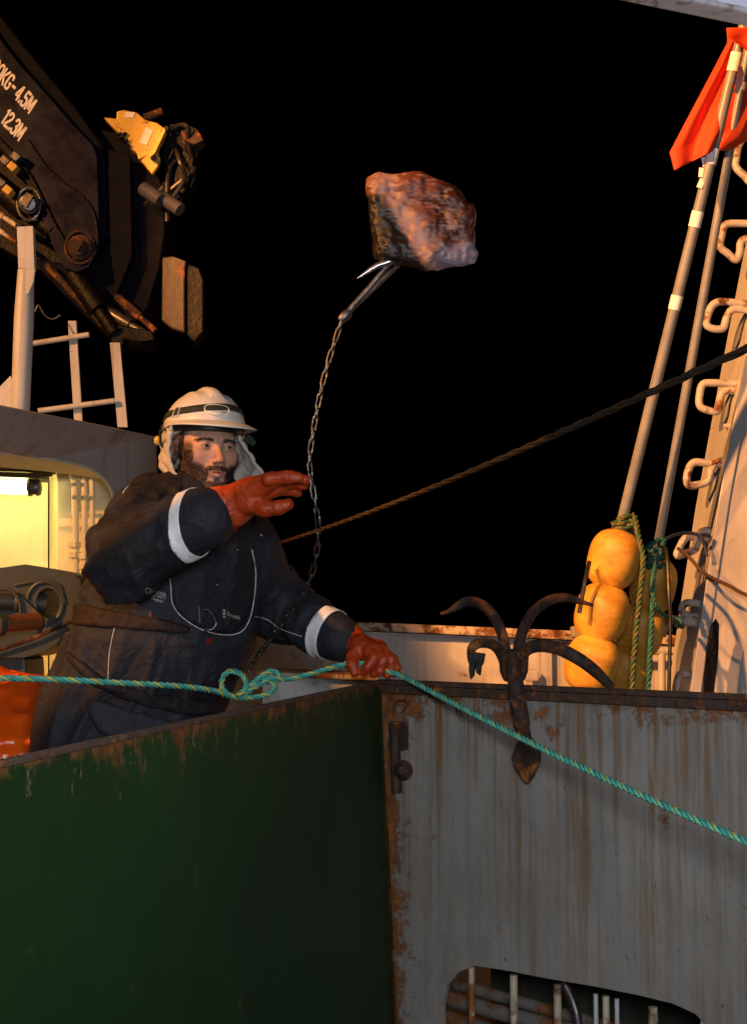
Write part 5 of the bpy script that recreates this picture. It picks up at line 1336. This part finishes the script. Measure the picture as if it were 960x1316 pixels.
segs = [
 (g(434, 815, 3.47), g(446, 822, 3.455), .044, .038, .02), (g(446, 822, 3.455), g(462, 832, Yh), .038, .034, .02),
 (g(462, 832, 3.41), g(478, 838, 3.39), .030, .024, .015), (g(464, 832, Yh + .02), g(486, 834, 3.45), .030, .024, .015), (g(470, 836, Yh), g(490, 838, 3.42), .026, .022, .015),
 # thumb, camera side
 (g(455, 840, 3.39), g(452, 854, 3.365), .018, .0155, .010), (g(452, 854, 3.365), g(456, 864, 3.36), .0155, .0125, .005),
 # index
 (g(474, 838, 3.375), g(481, 846, 3.355), .0155, .0145, .006), (g(481, 846, 3.355), g(472, 858, 3.35), .0145, .013, .004), (g(472, 858, 3.35), g(467, 864, 3.36), .013, .0115, .004),
 # middle
 (g(484, 838, 3.40), g(492, 848, 3.38), .0155, .0145, .005), (g(492, 848, 3.38), g(488, 862, 3.37), .0142, .013, .004), (g(488, 862, 3.37), g(480, 866, 3.38), .0125, .0110, .004),
 # ring
 (g(490, 838, 3.43), g(501, 847, 3.41), .0150, .0140, .005), (g(501, 847, 3.41), g(503, 860, 3.40), .0138, .0125, .004), (g(503, 860, 3.40), g(498, 867, 3.40), .0118, .0105, .004),
 # little
 (g(490, 836, 3.47), g(505, 847, 3.45), .0140, .0125, .005), (g(505, 847, 3.45), g(510, 858, 3.44), .0122, .0110, .004), (g(510, 858, 3.44), g(507, 866, 3.44), .0108, .0095, .004)]
def fold_l(V):
    t = (V - g(446, 820, 3.455)) @ np.array([.8, 0, -.5]); return .0028 * ridged(V * [45, 20, 45], 43) * sstep(-t, -.05, -.01) + .0014 * ridged(V * [50, 50, 50], 44)
glove(segs, .06, .0024, 'glove', fold_l)

# ------------------------------------------------------------------ rope, chain, hook, bait
TL, TD, TY = (.10, .46, .36), (.07, .38, .30), (.55, .50, .10)
pth = smooth_path(at_paths([(-80, 870, 2.70), (60, 873, 2.82), (160, 878, 2.92), (230, 882, 3.02), (275, 888, 3.12), (300, 896, 3.18), (322, 897, 3.22), (345, 892, 3.25), (354, 882, 3.26), (345, 876, 3.25), (326, 884, 3.22),
   (310, 896, 3.20), (294, 893, 3.20), (285, 882, 3.20), (288, 868, 3.22), (298, 862, 3.22), (312, 868, 3.20), (317, 882, 3.18), (306, 894, 3.18), (314, 888, 3.22), (330, 874, 3.24), (348, 862, 3.26), (358, 868, 3.27), (352, 876, 3.27), (338, 876, 3.24), (345, 872, 3.24), (370, 873, 3.28), (400, 866, 3.32), (430, 857, 3.35), (456, 852, 3.372), (480, 856, 3.385), (500, 863, 3.39), (516, 868, 3.385)]), 7)
pth2 = [P(516, 868, 3.385)] ; a, b = P(516, 868, 3.385), P(1000, 1100, 2.30)
for i in range(1, 40): t = i / 39; q = a.lerp(b, t) - Vector((0, 0, .012 * math.sin(math.pi * t))); pth2.append(q)
tag(rope('teal_rope', pth + pth2[1:], .0078, [TL, TD, TL], pitch=6.5, seg=7, loc=pth[0], tracer=(TY, 3)), 'teal three strand rope with yellow tracer knotted beside the man', 'rope')
cpx = [(441, 409, 2.98), (430, 440, 2.98), (418, 480, 2.98), (409, 520, 2.98), (401, 565, 2.98), (398, 598, 2.98), (404, 640, 2.98), (409, 675, 2.99), (406, 715, 3.01), (395, 752, 3.05), (372, 788, 3.10), (348, 820, 3.14), (330, 845, 3.18), (318, 862, 3.2)]
pitch = .0265; cp = resample(smooth_path(at_paths(cpx), 14), pitch)
ch_ = thing('steel_chain', 'thin dark steel chain whipping up from the rope knot to the bait hook', 'chain', cp[-1])
lv = []; lf = []; nn_ = 26; R_ = .0052; HL = .0125; wr = .0020
for i in range(nn_):
    a = 2 * math.pi * i / nn_; c = Vector((math.cos(a) * R_, 0, math.sin(a) * R_ + (HL if math.sin(a) > 0 else -HL))); o1 = Vector((math.cos(a), 0, math.sin(a)))
    for k in range(8):
        b = 2 * math.pi * k / 8; lv.append(c + o1 * math.cos(b) * wr + Vector((0, 1, 0)) * math.sin(b) * wr)
lf = [(i * 8 + k, i * 8 + (k + 1) % 8, ((i + 1) % nn_) * 8 + (k + 1) % 8, ((i + 1) % nn_) * 8 + k) for i in range(nn_) for k in range(8)]
lme = bpy.data.meshes.new('link'); lme.from_pydata([tuple(v) for v in lv], [], lf); lme.materials.append(plain('dark_chain_steel', (.14, .135, .13), .22, .9, .3, 60, .2)); lme.polygons.foreach_set('use_smooth', [True] * len(lf)); lme.update()
for i in range(len(cp) - 1):
    t = (cp[i + 1] - cp[i]).normalized(); mid = (cp[i] + cp[i + 1]) / 2
    o = bpy.data.objects.new('link', lme); COL.objects.link(o); o.parent = ch_; o.location = mid - ch_.location
    q = t.to_track_quat('Z', 'Y'); o.rotation_mode = 'QUATERNION'
    
    o.rotation_quaternion = q @ __import__('mathutils').Quaternion((0, 0, 1), (math.pi / 2 if i % 2 else 0) + .35)
hk = thing('bait_hook', 'large barbed steel hook between chain and thrown bait', 'hook', P(443, 405, 2.98))
mb = MB(); mb.tube(smooth_path([P(443, 406, 2.98), P(458, 388, 2.98), P(478, 366, 2.98), P(500, 338, 2.98), P(515, 320, 3.0), P(530, 305, 3.03), P(528, 285, 3.05)], 6), .0065, 12); mb.tube([P(443, 406, 3.0), P(480, 371, 3.0), P(512, 340, 3.02)], .0055, 10)
mb.obj('shank', M['dullsteel'], hk, smooth=True)
mb = MB(); mb.tube(smooth_path([P(512, 330, 2.97), P(498, 337, 2.97), P(482, 343, 2.97), P(459, 358, 2.97)], 6), [.008] * 6 + [.0075] * 6 + [.0065, .006, .005, .004, .003, .002, .0008], 12); mb.obj('barb', M['steel'], hk, smooth=True)
mb = MB(); mb.lathe(P(437, 412, 2.98), P(450, 400, 2.98), [(0, .008), (.2, .011), (.5, .012), (.8, .011), (1, .007)], 16); mb.obj('swivel', M['dullsteel'], hk, smooth=True)
# bait: a torn chunk of fish

def bj(x, y, Yq=2.98): return pn((x, y, Yq))
lo_ = bj(455, 370, 2.98); hi_ = bj(632, 205, 2.98)
X, Y, Z, lo, h = grid((lo_[0], 2.86, lo_[2]), (hi_[0], 3.12, hi_[2]), .0027)
F = cone(X, Y, Z, bj(488, 240), bj(500, 320), .028, .035)
for a, b, ra, rb in (((488, 240), (525, 238), .024, .030), ((525, 245), (575, 255), .036, .034), ((540, 285), (560, 315), .036, .034), ((510, 270), (545, 330), .034, .030), ((545, 290), (590, 290), .036, .030), ((560, 330), (603, 328), .030, .022), ((575, 300), (596, 312), .026, .022), ((580, 262), (600, 300), .026, .022), ((500, 315), (545, 335), .034, .024), ((540, 240), (595, 275), .034, .030)):
    F = smin(F, cone(X, Y, Z, bj(*a), bj(*b), ra, rb), .018)
pp_ = np.stack([X.ravel(), Y.ravel(), Z.ravel()], 1)
F = F + (.0055 * vn(pp_ * 32, 51) + .0035 * vn(pp_ * 75, 52) + .0028 * np.abs(vn(pp_ * [60, 130, 170], 57))).reshape(F.shape)
V, Fq = nets(F, lo, h); V = relax(V, Fq, 1, .4)
u, v = pix(V[:, 0], V[:, 1], V[:, 2]); n1_ = vn(V * 40, 53); n2_ = vn(V * 110 * [.4, 1, 1.6], 54)
flesh = np.array([.14, .042, .024]); fat = np.array([.34, .19, .15]); skn = np.array([.014, .009, .006]); dark_red = np.array([.06, .016, .008]); lil = np.array([.20, .15, .18])
t = flesh[None] * (1 + .2 * n2_[:, None])
def mixm(t, c, w): w = np.clip(w, 0, 1)[:, None]; return t * (1 - w) + c * w
t = mixm(t, dark_red, sstep(u + 18 * n1_, 545, 575)); t = mixm(t, fat, np.exp(-((u - (505 + (v - 245) * .55) + 6 * n1_) / 15.0) ** 2)); t = mixm(t, fat, sstep(n2_ + n1_, .5, .9) * .6)  # right part turns a darker red-brown
t = mixm(t, skn, sstep(-(u - (498 + (v - 262) * .62)) + 8 * n1_, -2, 8) * sstep(v, 246, 254)); t = mixm(t, lil, sstep(v + 5 * n1_, 308, 318) * sstep(u, 555, 568))
mt = Mat('raw_bait'); mt.set(Base_Color=mt.attrc('tint'), Roughness=.38); mt.b.inputs['Subsurface Radius'].default_value = (.01, .003, .002); mt.b.inputs['Subsurface Scale'].default_value = .5
mt.bump(mt.noise(130, 6, .65, vec=mt.mapped((.5, 1, 1.5))), .5, .004)
rs = np.random.RandomState(4)
bt = mk('bait_chunk', V, Fq, mt.m, loc=bj(545, 300), smooth=True, col=t)
tag(bt, 'ragged chunk of pink and brown bait fish flying against the black sky', 'bait')

# orange oilskin heap behind the man
X, Y, Z, lo, h = grid((-1.65, 3.75, .45), (-.78, 4.35, 1.0), .010)
F = cone(X, Y, Z, pn((-140, 915, 3.95)), pn((62, 925, 3.95)), .115, .10); F = smin(F, cone(X, Y, Z, pn((-140, 960, 3.9)), pn((50, 955, 3.88)), .14, .12), .06)
F = smin(F, cone(X, Y, Z, pn((-140, 899, 4.05)), pn((58, 903, 4.05)), .055, .05), .02)
F = np.maximum(F, .46 - Z)
V, Fq = nets(F, lo, h); N2 = normals(V, Fq); V = V + N2 * (.032 * ridged(V * [5, 5, 8], 61) + .016 * ridged(V * [11, 11, 15], 62) + .004 * ridged(V * 26, 63))[:, None]
m = Mat('orange_oilskin'); nn = m.noise(7, 6, .6); m.set(Base_Color=m.mix(nn, (.95, .085, .004), (1.0, .15, .008)), Roughness=.22); m.bump(m.noise(60, 5, .6, dist=.6), .3, .004)
tag(mk('oilskin_heap', V, Fq, m.m, loc=(-1.2, 4.0, .46), smooth=True), 'wet orange oilskins heaped on a box behind the man', 'oilskins')
mb = MB(); mb.box((-1.25, 4.02, .23), (.82, .42, .46)); tag(mb.obj('fish_box', M['gear'], loc=(-1.25, 4.02, 0), bev=.01), 'grey green box under the orange oilskins', 'box')
